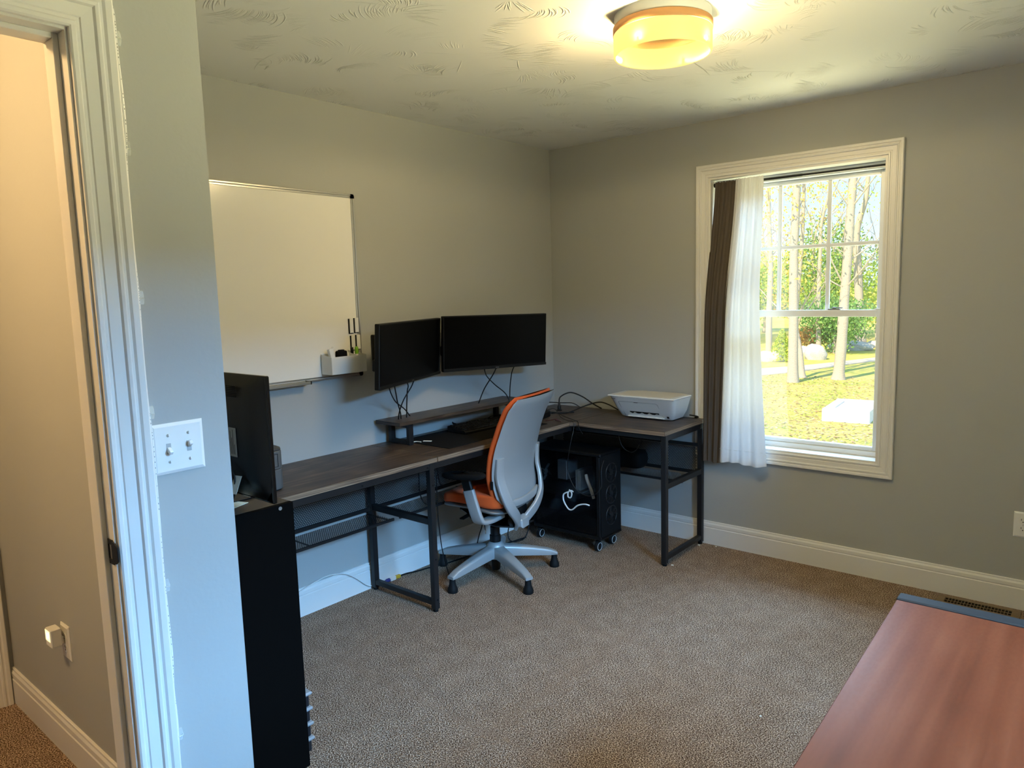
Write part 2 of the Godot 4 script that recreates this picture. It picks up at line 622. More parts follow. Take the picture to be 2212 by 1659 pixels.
func _ready() -> void:
	rng.seed = 20240511
	# ---- camera: fitted to the photograph's wall, ceiling and window lines
	var cam := Camera3D.new()
	cam.name = "camera"
	cam.fov = rad_to_deg(2.0 * atan(1659.0 / 2.0 / 1565.66))
	cam.near = 0.05
	cam.far = 300.0
	add_child(cam)
	cam.position = Vector3(2.94944, 1.51206, 3.94134)
	cam.basis = Basis(Vector3.UP, deg_to_rad(40.13844)) * Basis(Vector3.RIGHT, deg_to_rad(-7.08369)) * Basis(Vector3.BACK, deg_to_rad(-1.58410))
	cam.current = true
	# ---- sky and exposure
	var env := Environment.new()
	env.background_mode = Environment.BG_SKY
	var sky := Sky.new()
	var sm := ProceduralSkyMaterial.new()
	sm.sky_top_color = c8(132, 184, 234)
	sm.sky_horizon_color = c8(206, 230, 246)
	sm.ground_horizon_color = c8(170, 180, 130)
	sm.ground_bottom_color = c8(120, 125, 90)
	sm.sky_energy_multiplier = 1.2
	sm.sun_angle_max = 2.0
	sky.sky_material = sm
	env.sky = sky
	env.tonemap_mode = Environment.TONE_MAPPER_LINEAR
	env.tonemap_exposure = 1.22
	env.sdfgi_enabled = true
	env.ssao_enabled = true
	env.ssil_enabled = true
	var we := WorldEnvironment.new()
	we.name = "world_environment"
	we.environment = env
	add_child(we)
	# ---- sun: from behind the house; it never enters the room
	var sun := DirectionalLight3D.new()
	sun.name = "sun"
	sun.light_color = Color(1.0, 0.93, 0.78)
	sun.light_energy = 2.2
	sun.light_angular_distance = 0.5
	sun.shadow_enabled = true
	add_child(sun)
	sun.look_at_from_position(Vector3.ZERO, Vector3(0.10, -0.72, -0.69), Vector3.UP)
	# ---- added area lamps outside each window, standing in for open sky
	added_light(Vector3(5.8, 2.92, 2.1), Vector3(3.4, 1.55, 2.2), Vector2(4.6, 0.95), Color(0.50, 0.76, 1.0), 45.0)
	added_light(Vector3(1.3, 3.35, -2.2), Vector3(1.6, 1.4, 0.0), Vector2(3.4, 1.2), Color(0.64, 0.83, 1.0), 9.5)
	# ---- added lamps on the ground, imitating light thrown up by a sunlit lawn
	added_light(Vector3(5.6, GROUND + 0.06, 2.2), Vector3(5.6, 4.0, 2.2), Vector2(3.6, 3.6), Color(1.0, 0.97, 0.76), 10.0, "added_lawn_light")
	added_light(Vector3(1.6, GROUND + 0.06, -2.1), Vector3(1.6, 4.0, -2.1), Vector2(3.6, 3.0), Color(1.0, 0.97, 0.76), 3.2, "added_lawn_light")
	make_materials()
	build_room()
	build_windows()
	build_doorway()
	build_lamps()
	build_desk()
	build_chair()
	build_wall_things()
	build_desk_things()
	build_tower()
	build_cabinet()
	build_table()
	build_curtains()
	build_small_things()
	build_outdoors()


func added_light(at: Vector3, to: Vector3, size: Vector2, color: Color, energy: float, called := "added_sky_light") -> void:  # added lamp, stands in for daylight outside a window
	var l := AreaLight3D.new()
	l.name = called
	l.area_size = size
	l.area_normalize_energy = false
	l.light_color = color
	l.light_energy = energy
	l.shadow_enabled = true
	l.area_range = 60.0
	add_child(l, true)
	l.look_at_from_position(at, to, Vector3.UP if absf((to - at).normalized().y) < 0.98 else Vector3.BACK)


# ---------------------------------------------------------------- the room
func build_room() -> void:
	struct("floor", B(Vector3(-2.7, -0.15, -0.18), Vector3(3.60, 0, 5.02)), M.carpet)
	struct("ceiling", B(Vector3(-2.7, ROOM_H, -0.18), Vector3(3.60, 2.62, 5.02)), M.ceiling)
	struct("wall_left", B(Vector3(-0.12, 0, -0.18), Vector3(0, ROOM_H, PART_Z)), M.wall)
	# window wall, with its opening and the foundation below
	var b := MB.new()
	b.box(Vector3(0, 0, -0.18), Vector3(1.12, ROOM_H, 0))
	b.box(Vector3(2.042, 0, -0.18), Vector3(3.42, ROOM_H, 0))
	b.box(Vector3(1.12, 0, -0.18), Vector3(2.042, 0.604, 0))
	b.box(Vector3(1.12, 2.128, -0.18), Vector3(2.042, ROOM_H, 0))
	struct("wall_far", b, M.wall)
	struct("wall_foundation", B(Vector3(-2.7, GROUND - 0.1, -0.12), Vector3(3.54, -0.15, 4.98)), M.concrete)
	b = MB.new()
	b.box(Vector3(3.42, 0, -0.18), Vector3(3.60, ROOM_H, 1.88))
	b.box(Vector3(3.42, 0, 2.80), Vector3(3.60, ROOM_H, 5.02))
	b.box(Vector3(3.42, 0, 1.88), Vector3(3.60, 0.604, 2.80))
	b.box(Vector3(3.42, 2.128, 1.88), Vector3(3.60, ROOM_H, 2.80))
	struct("wall_right", b, M.wall)
	struct("wall_near", B(Vector3(-2.58, 0, 4.9), Vector3(3.42, ROOM_H, 5.02)), M.wall)
	# the wall with the doorway, its end turned towards the desk
	b = MB.new()
	b.box(Vector3(-2.58, 0, PART_Z), Vector3(DOOR_X, ROOM_H, HALL_Z))
	b.box(Vector3(1.215, 0, HALL_Z), Vector3(DOOR_X, ROOM_H, 3.332))
	b.box(Vector3(1.215, 2.068, 3.332), Vector3(DOOR_X, ROOM_H, 4.13))
	b.box(Vector3(1.215, 0, 4.13), Vector3(DOOR_X, ROOM_H, 4.9))
	struct("wall_door", b, M.wall)
	# the hall and the dark room at its end
	struct("wall_hall", B(Vector3(-2.58, 0, 4.42), Vector3(1.215, ROOM_H, 4.54)), M.wall)
	b = MB.new()
	b.box(Vector3(-0.37, 0, HALL_Z), Vector3(-0.25, ROOM_H, 3.262))
	b.box(Vector3(-0.37, 2.07, 3.262), Vector3(-0.25, ROOM_H, 4.08))
	b.box(Vector3(-0.37, 0, 4.08), Vector3(-0.25, ROOM_H, 4.42))
	struct("wall_hall_end", b, M.wall)
	struct("wall_outer", B(Vector3(-2.7, 0, PART_Z), Vector3(-2.58, ROOM_H, 5.02)), M.wall)
	# baseboards
	struct("baseboard_left", baseboard([[Vector3(0, 0, PART_Z), Vector3(0, 0, 0), Vector3.RIGHT]]), M.trim)
	struct("baseboard_far", baseboard([[Vector3(0, 0, 0), Vector3(ROOM_X, 0, 0), Vector3.BACK]]), M.trim)
	struct("baseboard_right", baseboard([[Vector3(ROOM_X, 0, 0), Vector3(ROOM_X, 0, 4.9), Vector3.LEFT]]), M.trim)
	struct("baseboard_door", baseboard([[Vector3(DOOR_X, 0, 3.262), Vector3(DOOR_X, 0, PART_Z), Vector3.RIGHT]]), M.trim)
	struct("baseboard_hall", baseboard([[Vector3(-0.25, 0, HALL_Z), Vector3(1.2, 0, HALL_Z), Vector3.BACK]]), M.trim)


# runs of moulded skirting: from, to, which way it faces
func baseboard(runs: Array) -> MB:
	var b := MB.new()
	var prof := [Vector2(0.014, 0), Vector2(0.014, 0.098), Vector2(0.011, 0.101), Vector2(0.011, 0.104), Vector2(0.013, 0.107), Vector2(0.0125, 0.122), Vector2(0.008, 0.130), Vector2(0.0075, 0.137), Vector2(0.005, 0.139), Vector2(0, 0.139)]
	for r in runs:
		var p0: Vector3 = r[0]
		var p1: Vector3 = r[1]
		var nn: Vector3 = r[2]
		for i in prof.size() - 1:
			var q0: Vector2 = prof[i]
			var q1: Vector2 = prof[i + 1]
			b.quad(p0 + nn * q0.x + Vector3.UP * q0.y, p1 + nn * q0.x + Vector3.UP * q0.y, p1 + nn * q1.x + Vector3.UP * q1.y, p0 + nn * q1.x + Vector3.UP * q1.y)
		for e in [p0, p1]:
			var pts: Array[Vector3] = []
			for q in prof:
				pts.append(e + nn * q.x + Vector3.UP * q.y)
			pts.append(e)
			for i in range(1, pts.size() - 1):
				if e == p1:
					b.tri(pts[0], pts[i + 1], pts[i])
				else:
					b.tri(pts[0], pts[i], pts[i + 1])
	return b


# mitred casing round an opening in the plane of axes U and V; profile runs outwards from the opening
const CASING := [Vector2(0, 0), Vector2(0, 0.010), Vector2(0.003, 0.013), Vector2(0.009, 0.013), Vector2(0.012, 0.0092), Vector2(0.017, 0.0092), Vector2(0.019, 0.012), Vector2(0.038, 0.0135), Vector2(0.041, 0.019), Vector2(0.046, 0.020), Vector2(0.049, 0.0168), Vector2(0.053, 0.0168), Vector2(0.057, 0.021), Vector2(0.067, 0.022), Vector2(0.070, 0.019), Vector2(0.070, 0)]

func casing(o: Vector3, U: Vector3, V: Vector3, N: Vector3, u0: float, v0: float, u1: float, v1: float, width: float, bottom: bool) -> MB:
	var b := MB.new()
	var k := width / 0.070
	var at := func(u: float, v: float, t: float) -> Vector3: return o + U * u + V * v + N * t
	for i in CASING.size() - 1:
		var a: Vector2 = CASING[i] * Vector2(k, 1.0)
		var d: Vector2 = CASING[i + 1] * Vector2(k, 1.0)
		var low_a := v0 - (a.x if bottom else 0.0)
		var low_d := v0 - (d.x if bottom else 0.0)
		b.quad(at.call(u0 - d.x, low_d, d.y), at.call(u0 - a.x, low_a, a.y), at.call(u0 - a.x, v1 + a.x, a.y), at.call(u0 - d.x, v1 + d.x, d.y))
		b.quad(at.call(u1 + a.x, low_a, a.y), at.call(u1 + d.x, low_d, d.y), at.call(u1 + d.x, v1 + d.x, d.y), at.call(u1 + a.x, v1 + a.x, a.y))
		b.quad(at.call(u0 - a.x, v1 + a.x, a.y), at.call(u1 + a.x, v1 + a.x, a.y), at.call(u1 + d.x, v1 + d.x, d.y), at.call(u0 - d.x, v1 + d.x, d.y))
		if bottom:
			b.quad(at.call(u0 - d.x, v0 - d.x, d.y), at.call(u1 + d.x, v0 - d.x, d.y), at.call(u1 + a.x, v0 - a.x, a.y), at.call(u0 - a.x, v0 - a.x, a.y))
	return b


# a double-hung window in an opening 0.922 wide, from 0.604 to 2.128; local x along the wall, z towards the room
func build_window(called: String, at: Vector3, turn: float) -> void:
	var w := Node3D.new()
	w.name = called
	add_child(w)
	w.position = at
	w.rotation.y = turn
	w.set_meta("kind", "structure")
	var x0 := 0.0
	var x1 := 0.922
	var y0 := 0.604
	var y1 := 2.128
	lpart(w, "casing", casing(Vector3.ZERO, Vector3.RIGHT, Vector3.UP, Vector3.BACK, x0, y0, x1, y1, 0.070, true), M.trim)
	# lining of the reveal
	var b := MB.new()
	b.box(Vector3(x0, y0, -0.18), Vector3(x0 + 0.012, y1, 0.004))
	b.box(Vector3(x1 - 0.012, y0, -0.18), Vector3(x1, y1, 0.004))
	b.box(Vector3(x0 + 0.012, y1 - 0.012, -0.18), Vector3(x1 - 0.012, y1, 0.004))
	b.box(Vector3(x0 + 0.012, y0, -0.18), Vector3(x1 - 0.012, y0 + 0.012, 0.004))
	lpart(w, "jamb_lining", b, M.trim)
	# vinyl frame with its stepped tracks
	b = MB.new()
	for s in [[x0 + 0.012, x0 + 0.028], [x1 - 0.028, x1 - 0.012]]:
		b.box(Vector3(s[0], y0 + 0.012, -0.1770), Vector3(s[1], y1 - 0.012, -0.0870), 0.002)
	b.box(Vector3(x0 + 0.028, y1 - 0.045, -0.1770), Vector3(x1 - 0.028, y1 - 0.012, -0.0920), 0.002)
	b.box(Vector3(x0 + 0.028, y0 + 0.012, -0.1770), Vector3(x1 - 0.028, y0 + 0.038, -0.0920), 0.002)
	lpart(w, "window_frame", b, M.vinyl)
	# upper sash, further out
	b = MB.new()
	var ux0 := x0 + 0.055
	var ux1 := x1 - 0.065
	b.box(Vector3(x0 + 0.028, 1.345, -0.1700), Vector3(ux0, y1 - 0.045, -0.1400), 0.003)
	b.box(Vector3(ux1, 1.345, -0.1700), Vector3(x1 - 0.028, y1 - 0.045, -0.1400), 0.003)
	b.box(Vector3(ux0, 2.060, -0.1700), Vector3(ux1, y1 - 0.045, -0.1400), 0.003)
	b.box(Vector3(ux0, 1.345, -0.1700), Vector3(ux1, 1.378, -0.1400), 0.003)
	var up := lpart(w, "upper_sash", b, M.vinyl)
	var cols := [ux0, 0.349, 0.610, ux1]
	var rows := [1.378, 1.723, 2.060]
	for i in 2:
		lpart(up, "muntin", B(Vector3(cols[i + 1] - 0.010, 1.378, -0.1640), Vector3(cols[i + 1] + 0.010, 2.060, -0.1460), 0.003), M.vinyl)
	lpart(up, "muntin", B(Vector3(ux0, 1.713, -0.1630), Vector3(ux1, 1.733, -0.1470), 0.003), M.vinyl)
	for i in 3:
		for k in 2:
			lpart(up, "pane", B(Vector3(cols[i] + (0.010 if i > 0 else 0.0), rows[k] + (0.010 if k > 0 else 0.0), -0.1565), Vector3(cols[i + 1] - (0.010 if i < 2 else 0.0), rows[k + 1] - (0.010 if k < 1 else 0.0), -0.1545)), M.glass)
	# lower sash, nearer
	b = MB.new()
	b.box(Vector3(x0 + 0.028, 0.642, -0.1360), Vector3(ux0, 1.381, -0.1040), 0.003)
	b.box(Vector3(ux1 + 0.010, 0.642, -0.1360), Vector3(x1 - 0.028, 1.381, -0.1040), 0.003)
	b.box(Vector3(ux0, 1.345, -0.1360), Vector3(ux1 + 0.010, 1.381, -0.1040), 0.003)
	b.box(Vector3(ux0, 0.642, -0.1360), Vector3(ux1 + 0.010, 0.664, -0.1040), 0.003)
	var low := lpart(w, "lower_sash", b, M.vinyl)
	lpart(low, "pane", B(Vector3(ux0, 0.664, -0.1210), Vector3(ux1 + 0.010, 1.345, -0.1190)), M.glass)
	# sash lock: base, cam and lever
	b = MB.new()
	b.cbox(Vector3(0.655, 1.384, -0.1220), Vector3(0.062, 0.006, 0.022), 0.002)
	b.cyl(Vector3(0.655, 1.386, -0.1220), Vector3(0.655, 1.396, -0.1220), 0.011, 14, 0.002)
	b.bar(Vector3(0.655, 1.393, -0.1220), Vector3(0.700, 1.391, -0.1140), 0.008, 0.006, 0.002)
	lpart(w, "sash_lock", b, M.silver_dark)
	for s in [0.05, 0.872]:
		lpart(w, "tilt_latch", B(Vector3(s - 0.018, 1.381, -0.1300), Vector3(s + 0.018, 1.387, -0.1100), 0.002), M.vinyl)

func build_windows() -> void:
	build_window("window_1", Vector3(1.12, 0, 0), 0.0)
	build_window("window_2", Vector3(ROOM_X, 0, 1.88), -PI / 2)
	var rod := MB.new()
	rod.cyl(Vector3(1.133, 2.090, -0.045), Vector3(1.62, 2.090, -0.045), 0.0070, 12)
	rod.cyl(Vector3(1.60, 2.090, -0.045), Vector3(2.029, 2.090, -0.045), 0.0055, 12)
	var t := thing("curtain_rod", "thin black tension rod across the top of the window", "curtain rod", Vector3(1.58, 2.090, -0.045))
	part(t, "tube", rod, M.black)
	for x in [1.133, 2.023]:
		var e := MB.new()
		e.cyl(Vector3(x - 0.001, 2.090, -0.045), Vector3(x + 0.007, 2.090, -0.045), 0.012, 12)
		part(t, "end_cap", e, M.rubber)


# ---------------------------------------------------------------- doorway to the hall
func build_doorway() -> void:
	var t1 := struct("trim_1", casing(Vector3(DOOR_X, 0, 3.345), Vector3.FORWARD, Vector3.UP, Vector3.RIGHT, -0.775, 0.0, 0.0, 2.055, 0.083, false), M.trim)
	t1.set_meta("label", "white moulded casing round the doorway to the hall")
	struct("trim_2", casing(Vector3(1.215, 0, 3.345), Vector3.FORWARD, Vector3.UP, Vector3.LEFT, -0.775, 0.0, 0.0, 2.055, 0.083, false), M.trim)
	var b := MB.new()
	b.box(Vector3(1.215, 0, 3.332), Vector3(DOOR_X, 2.068, 3.350))
	b.box(Vector3(1.215, 0, 4.112), Vector3(DOOR_X, 2.068, 4.130))
	b.box(Vector3(1.215, 2.050, 3.350), Vector3(DOOR_X, 2.068, 4.112))
	struct("trim_3", b, M.trim)
	b = MB.new()
	b.box(Vector3(1.259, 0, 3.350), Vector3(1.296, 2.050, 3.361), 0.0015)
	b.box(Vector3(1.259, 0, 4.101), Vector3(1.296, 2.050, 4.112), 0.0015)
	b.box(Vector3(1.259, 2.039, 3.361), Vector3(1.296, 2.050, 4.101), 0.0015)
	struct("trim_4", b, M.trim)
	struct("trim_5", casing(Vector3(-0.25, 0, 3.262), Vector3.FORWARD, Vector3.UP, Vector3.RIGHT, -0.818, 0.0, 0.0, 2.07, 0.070, false), M.trim)
	b = MB.new()
	b.box(Vector3(-0.37, 0, 3.262), Vector3(-0.25, 2.07, 3.280))
	b.box(Vector3(-0.37, 0, 4.062), Vector3(-0.25, 2.07, 4.080))
	struct("trim_6", b, M.trim)
	# black strike plate let into the jamb, its lip bent towards the room
	var t := thing("strike_plate", "black strike plate on the white door jamb", "strike plate", Vector3(1.31, 0.985, 3.351))
	b = MB.new()
	for s in [[0.957, 0.969], [1.001, 1.013]]:
		b.box(Vector3(1.298, s[0], 3.3503), Vector3(1.322, s[1], 3.3525), 0.0008)
	b.box(Vector3(1.298, 0.969, 3.3503), Vector3(1.302, 1.001, 3.3525))
	b.box(Vector3(1.316, 0.969, 3.3503), Vector3(1.322, 1.001, 3.3525))
	part(t, "plate", b, M.black)
	b = MB.new()
	b.xf = Transform3D(Basis(Vector3.RIGHT, Vector3.UP, Vector3.BACK), Vector3(0, 0, 3.3503))
	b.prism(PackedVector2Array([Vector2(1.3215, 0.959), Vector2(1.335, 0.962), Vector2(1.346, 0.969), Vector2(1.346, 1.001), Vector2(1.335, 1.008), Vector2(1.3215, 1.011)]), 0.0, 0.0024, 0.0006)
	part(t, "lip", b, M.black)
	part(t, "latch_hole", B(Vector3(1.3022, 0.970, 3.3502), Vector3(1.3158, 1.000, 3.3508)), M.alu, "pale latch opening")
	for y in [0.9625, 1.0075]:
		b = MB.new()
		b.cyl(Vector3(1.309, y, 3.3522), Vector3(1.309, y, 3.3531), 0.0035, 12)
		part(t, "screw", b, M.steel)


# ---------------------------------------------------------------- lamps
func build_lamps() -> void:
	var at := Vector3(1.69, ROOM_H, 1.60)
	var t := thing("ceiling_lamp", "glowing ring lamp with a light wooden band on the ceiling", "ceiling lamp", at)
	var b := MB.new()
	b.lathe([Vector2(0, -0.034), Vector2(0.158, -0.034), Vector2(0.163, -0.028), Vector2(0.163, 0.0)], Transform3D(), 64)
	lpart(t, "ceiling_pan", b, M.white_plastic)
	b = MB.new()
	b.lathe([Vector2(0.157, -0.034), Vector2(0.157, -0.060), Vector2(0.166, -0.060), Vector2(0.1675, -0.058), Vector2(0.1675, -0.036), Vector2(0.166, -0.034), Vector2(0.157, -0.034)], Transform3D(), 72)
	lpart(t, "wooden_band", b, M.oak_light, "light wooden band")
	b = MB.new()
	b.lathe([Vector2(0.1585, -0.130), Vector2(0.163, -0.130), Vector2(0.1655, -0.127), Vector2(0.1655, -0.060), Vector2(0.1585, -0.060)], Transform3D(), 72)
	lpart(t, "diffuser", b, M.ring_glow, "glowing yellow diffuser ring")
	for k in 6:
		b = MB.new()
		b.lathe([Vector2(0.1570, -0.060), Vector2(0.1570, -0.128), Vector2(0.1577, -0.130), Vector2(0.1585, -0.130), Vector2(0.1585, -0.060)], Transform3D(Basis(Vector3.UP, TAU * k / 6.0 - TAU / 12.0), Vector3.ZERO), 14, 0.6, TAU / 6.0)
		lpart(t, "inner_diffuser", b, M.ring_glow)
	b = MB.new()
	b.lathe([Vector2(0, -0.060), Vector2(0.157, -0.060), Vector2(0.157, -0.035)], Transform3D(), 48)
	lpart(t, "inner_disc", b, M.oak_light)
	for k in 4:
		var l := SpotLight3D.new()
		l.name = "ring_light"
		l.light_color = Color(1.0, 0.90, 0.68)
		l.light_energy = 0.20
		l.light_size = 0.004
		l.spot_range = 30.0
		l.spot_angle = 89.0
		l.spot_angle_attenuation = 0.14
		l.spot_attenuation = 2.0
		l.shadow_enabled = true
		t.add_child(l, true)
		l.position = Vector3(cos(TAU * k / 4.0) * 0.162, -0.112, sin(TAU * k / 4.0) * 0.162)
		l.rotation.x = -PI / 2
		# what the ring sends sideways and up
		var o := OmniLight3D.new()
		o.name = "ring_glow"
		o.light_color = Color(1.0, 0.86, 0.60)
		o.light_energy = 0.16
		o.light_size = 0.004
		o.omni_range = 30.0
		o.omni_attenuation = 2.0
		o.shadow_enabled = true
		t.add_child(o, true)
		o.position = l.position
	# the hall's own lamp, over the part of the hall that the doorway hides
	t = thing("hall_lamp", "round white flush lamp on the hall ceiling", "ceiling lamp", Vector3(0.55, ROOM_H, 4.22))
	b = MB.new()
	b.lathe([Vector2(0, -0.10), Vector2(0.06, -0.095), Vector2(0.11, -0.075), Vector2(0.135, -0.045), Vector2(0.14, -0.02), Vector2(0, -0.02)], Transform3D(), 32)
	lpart(t, "shade", b, M.ring_glow)
	b = MB.new()
	b.lathe([Vector2(0, -0.02), Vector2(0.15, -0.02), Vector2(0.15, 0), Vector2(0, 0)], Transform3D(), 32)
	lpart(t, "base", b, M.alu)
	var h := OmniLight3D.new()
	h.name = "hall_light"
	h.light_color = Color(1.0, 0.82, 0.56)
	h.light_energy = 1.5
	h.light_size = 0.05
	h.omni_range = 30.0
	h.omni_attenuation = 2.0
	h.shadow_enabled = true
	t.add_child(h)
	h.position = Vector3(0, -0.06, 0)


# ---------------------------------------------------------------- L-shaped desk
func expanded_mesh(o: Vector3, U: Vector3, V: Vector3, lu: float, lv: float) -> MB:
	# rows of zigzag wire, like expanded metal
	var b := MB.new()
	var N := U.cross(V).normalized()
	var cell := 0.0105
	var row := 0.0085
	var nu := int(lu / cell)
	var nv := int(lv / row)
	var w := 0.0017
	for r in nv:
		for k in nu * 2:
			var a := o + U * (k * cell * 0.5) + V * ((r + (0.12 if k % 2 == 0 else 0.88)) * row)
			var d := o + U * ((k + 1) * cell * 0.5) + V * ((r + (0.88 if k % 2 == 0 else 0.12)) * row)
			if r % 2 == 1:
				a += U * cell * 0.5
				d += U * cell * 0.5
			var s := (d - a).normalized().cross(N) * w
			b.quad(a - s, d - s, d + s, a + s)
	return b

func build_desk() -> void:
	var t := thing("corner_desk", "L-shaped desk with rustic grey-brown top and black steel frame", "desk", Vector3(0.3, 0, 1.0))
	var y0 := 0.732
	var board := func(called: String, poly: PackedVector2Array, along_z: bool) -> void:
		# boards are outlined in x, z; uv runs along the grain
		var b := MB.new()
		b.xf = Transform3D(Basis(Vector3.RIGHT, Vector3.FORWARD, Vector3.UP), Vector3(0, y0, 0))
		var flat := PackedVector2Array()
		for p in poly:
			flat.append(Vector2(p.x, -p.y))
		b.prism(flat, 0.0, DESK_Y - y0, 0.0012)
		for i in b.u.size():
			var w: Vector3 = b.v[i]
			var side: bool = absf(b.n[i].y) < 0.5
			var cross: float = w.y * 3.0 if side else (w.x if along_z else w.z)
			b.u[i] = Vector2(w.z if along_z else w.x, cross)
			if side and along_z and absf(b.n[i].z) > 0.7:
				b.u[i] = Vector2(w.x, cross)
			if side and not along_z and absf(b.n[i].x) > 0.7:
				b.u[i] = Vector2(w.z, cross)
		part(t, called, b, M.oak)
	board.call("desktop", PackedVector2Array([Vector2(0.006, 1.606), Vector2(0.505, 1.606), Vector2(0.505, 2.66), Vector2(0.006, 2.66)]), true)
	board.call("desktop", PackedVector2Array([Vector2(0.006, 0.006), Vector2(0.505, 0.006), Vector2(0.505, 1.6035), Vector2(0.006, 1.6035)]), true)
	board.call("desktop", PackedVector2Array([Vector2(0.5075, 0.016), Vector2(1.110, 0.016), Vector2(1.110, 0.505), Vector2(0.535, 0.505), Vector2(0.5075, 0.530)]), false)
	# edge strips in a lighter copy of the desktop print, imitating lit edges
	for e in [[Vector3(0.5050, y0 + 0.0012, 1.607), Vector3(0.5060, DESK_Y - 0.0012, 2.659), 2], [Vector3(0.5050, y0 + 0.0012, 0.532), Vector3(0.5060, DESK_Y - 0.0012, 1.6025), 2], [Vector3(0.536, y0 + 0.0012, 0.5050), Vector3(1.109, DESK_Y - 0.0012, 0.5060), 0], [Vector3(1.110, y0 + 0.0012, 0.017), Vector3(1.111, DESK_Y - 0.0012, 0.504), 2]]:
		part(t, "lit_edge", B(e[0], e[1], 0.0, e[2]), M.oak_lit, "streaked desk edge coloured lighter to look lit")
	# leg frames: two uprights, a floor bar and a middle bar each
	var frame := func(a: Vector3, d: Vector3) -> void:
		var w := 0.030
		var dir := (d - a).normalized()
		for p in [a, d]:
			part(t, "leg", B(Vector3(p.x - w / 2, 0.012, p.z - w / 2), Vector3(p.x + w / 2, y0, p.z + w / 2), 0.002), M.steel)
			var f := MB.new()
			f.cyl(Vector3(p.x, 0, p.z), Vector3(p.x, 0.014, p.z), 0.013, 12)
			part(t, "leveling_foot", f, M.rubber)
		for y in [[0.030, 0.055, "floor_bar"], [0.430, 0.462, "middle_bar"], [0.700, y0, "top_bar"]]:
			var lo := a + dir * (w / 2)
			var hi := d - dir * (w / 2)
			var half := Vector3(0.013, 0, 0.013) - Vector3(absf(dir.x), 0, absf(dir.z)) * 0.013
			part(t, y[2], B(Vector3(minf(lo.x, hi.x), y[0], minf(lo.z, hi.z)) - half, Vector3(maxf(lo.x, hi.x), y[1], maxf(lo.z, hi.z)) + half, 0.002), M.steel)
	frame.call(Vector3(0.040, 0, 1.640), Vector3(0.488, 0, 1.640))
	frame.call(Vector3(0.040, 0, 2.630), Vector3(0.488, 0, 2.630))
	frame.call(Vector3(1.093, 0, 0.034), Vector3(1.093, 0, 0.474))
	frame.call(Vector3(0.034, 0, 0.10), Vector3(0.034, 0, 0.40))
	# front and rear aprons
	for r in [[Vector3(0.480, 0.702, 1.655), Vector3(0.502, y0, 2.615)], [Vector3(0.480, 0.702, 0.50), Vector3(0.502, y0, 1.625)], [Vector3(0.026, 0.702, 1.655), Vector3(0.048, y0, 2.615)], [Vector3(0.026, 0.702, 0.415), Vector3(0.048, y0, 1.625)], [Vector3(0.515, 0.702, 0.464), Vector3(1.078, y0, 0.486)], [Vector3(0.06, 0.702, 0.024), Vector3(1.078, y0, 0.046)]]:
		part(t, "apron_rail", B(r[0], r[1], 0.002), M.steel)
	for p in [Vector3(0.5025, 0.715, 1.668), Vector3(0.5025, 0.715, 2.05), Vector3(0.5035, 0.625, 1.640), Vector3(0.5035, 0.262, 1.640), Vector3(0.5035, 0.060, 1.640)]:
		var s := MB.new()
		s.cyl(p, p + Vector3(0.0015, 0, 0), 0.0045, 12)
		part(t, "bolt", s, M.rubber)
	# mesh back panels with their rails, and mesh storage shelves below them
	var panel := func(o: Vector3, U: Vector3, l: float, out: Vector3, y_top: float) -> void:
		var a := o + Vector3.UP * 0.436
		for y in [0.436, y_top]:
			var rail := MB.new()
			rail.bar(o + Vector3.UP * y, o + U * l + Vector3.UP * y, 0.010, 0.020, 0.002)
			part(t, "mesh_rail", rail, M.steel)
		var m := part(t, "mesh_panel", expanded_mesh(a + Vector3.UP * 0.006, U, Vector3.UP, l, y_top - 0.448), M.steel)
		m.set_meta("kind", "stuff")
		var s := part(t, "mesh_shelf", expanded_mesh(o + Vector3.UP * 0.416 + out * 0.008, U, out, l, 0.172), M.steel)
		s.set_meta("kind", "stuff")
		var edge := MB.new()
		edge.bar(o + Vector3.UP * 0.416 + out * 0.186, o + U * l + Vector3.UP * 0.416 + out * 0.186, 0.010, 0.014, 0.002)
		part(t, "shelf_rail", edge, M.steel)
		for k in 3:
			var cross := MB.new()
			var c0 := o + U * (l * (0.02 + 0.48 * k)) + Vector3.UP * 0.413
			cross.bar(c0, c0 + out * 0.186, 0.006, 0.005, 0.001)
			part(t, "shelf_brace", cross, M.steel)
	panel.call(Vector3(0.045, 0, 2.612), Vector3.FORWARD, 0.955, Vector3.RIGHT, 0.640)
	panel.call(Vector3(0.045, 0, 1.622), Vector3.FORWARD, 1.19, Vector3.RIGHT, 0.640)
	panel.call(Vector3(0.10, 0, 0.040), Vector3.RIGHT, 0.975, Vector3.BACK, 0.600)


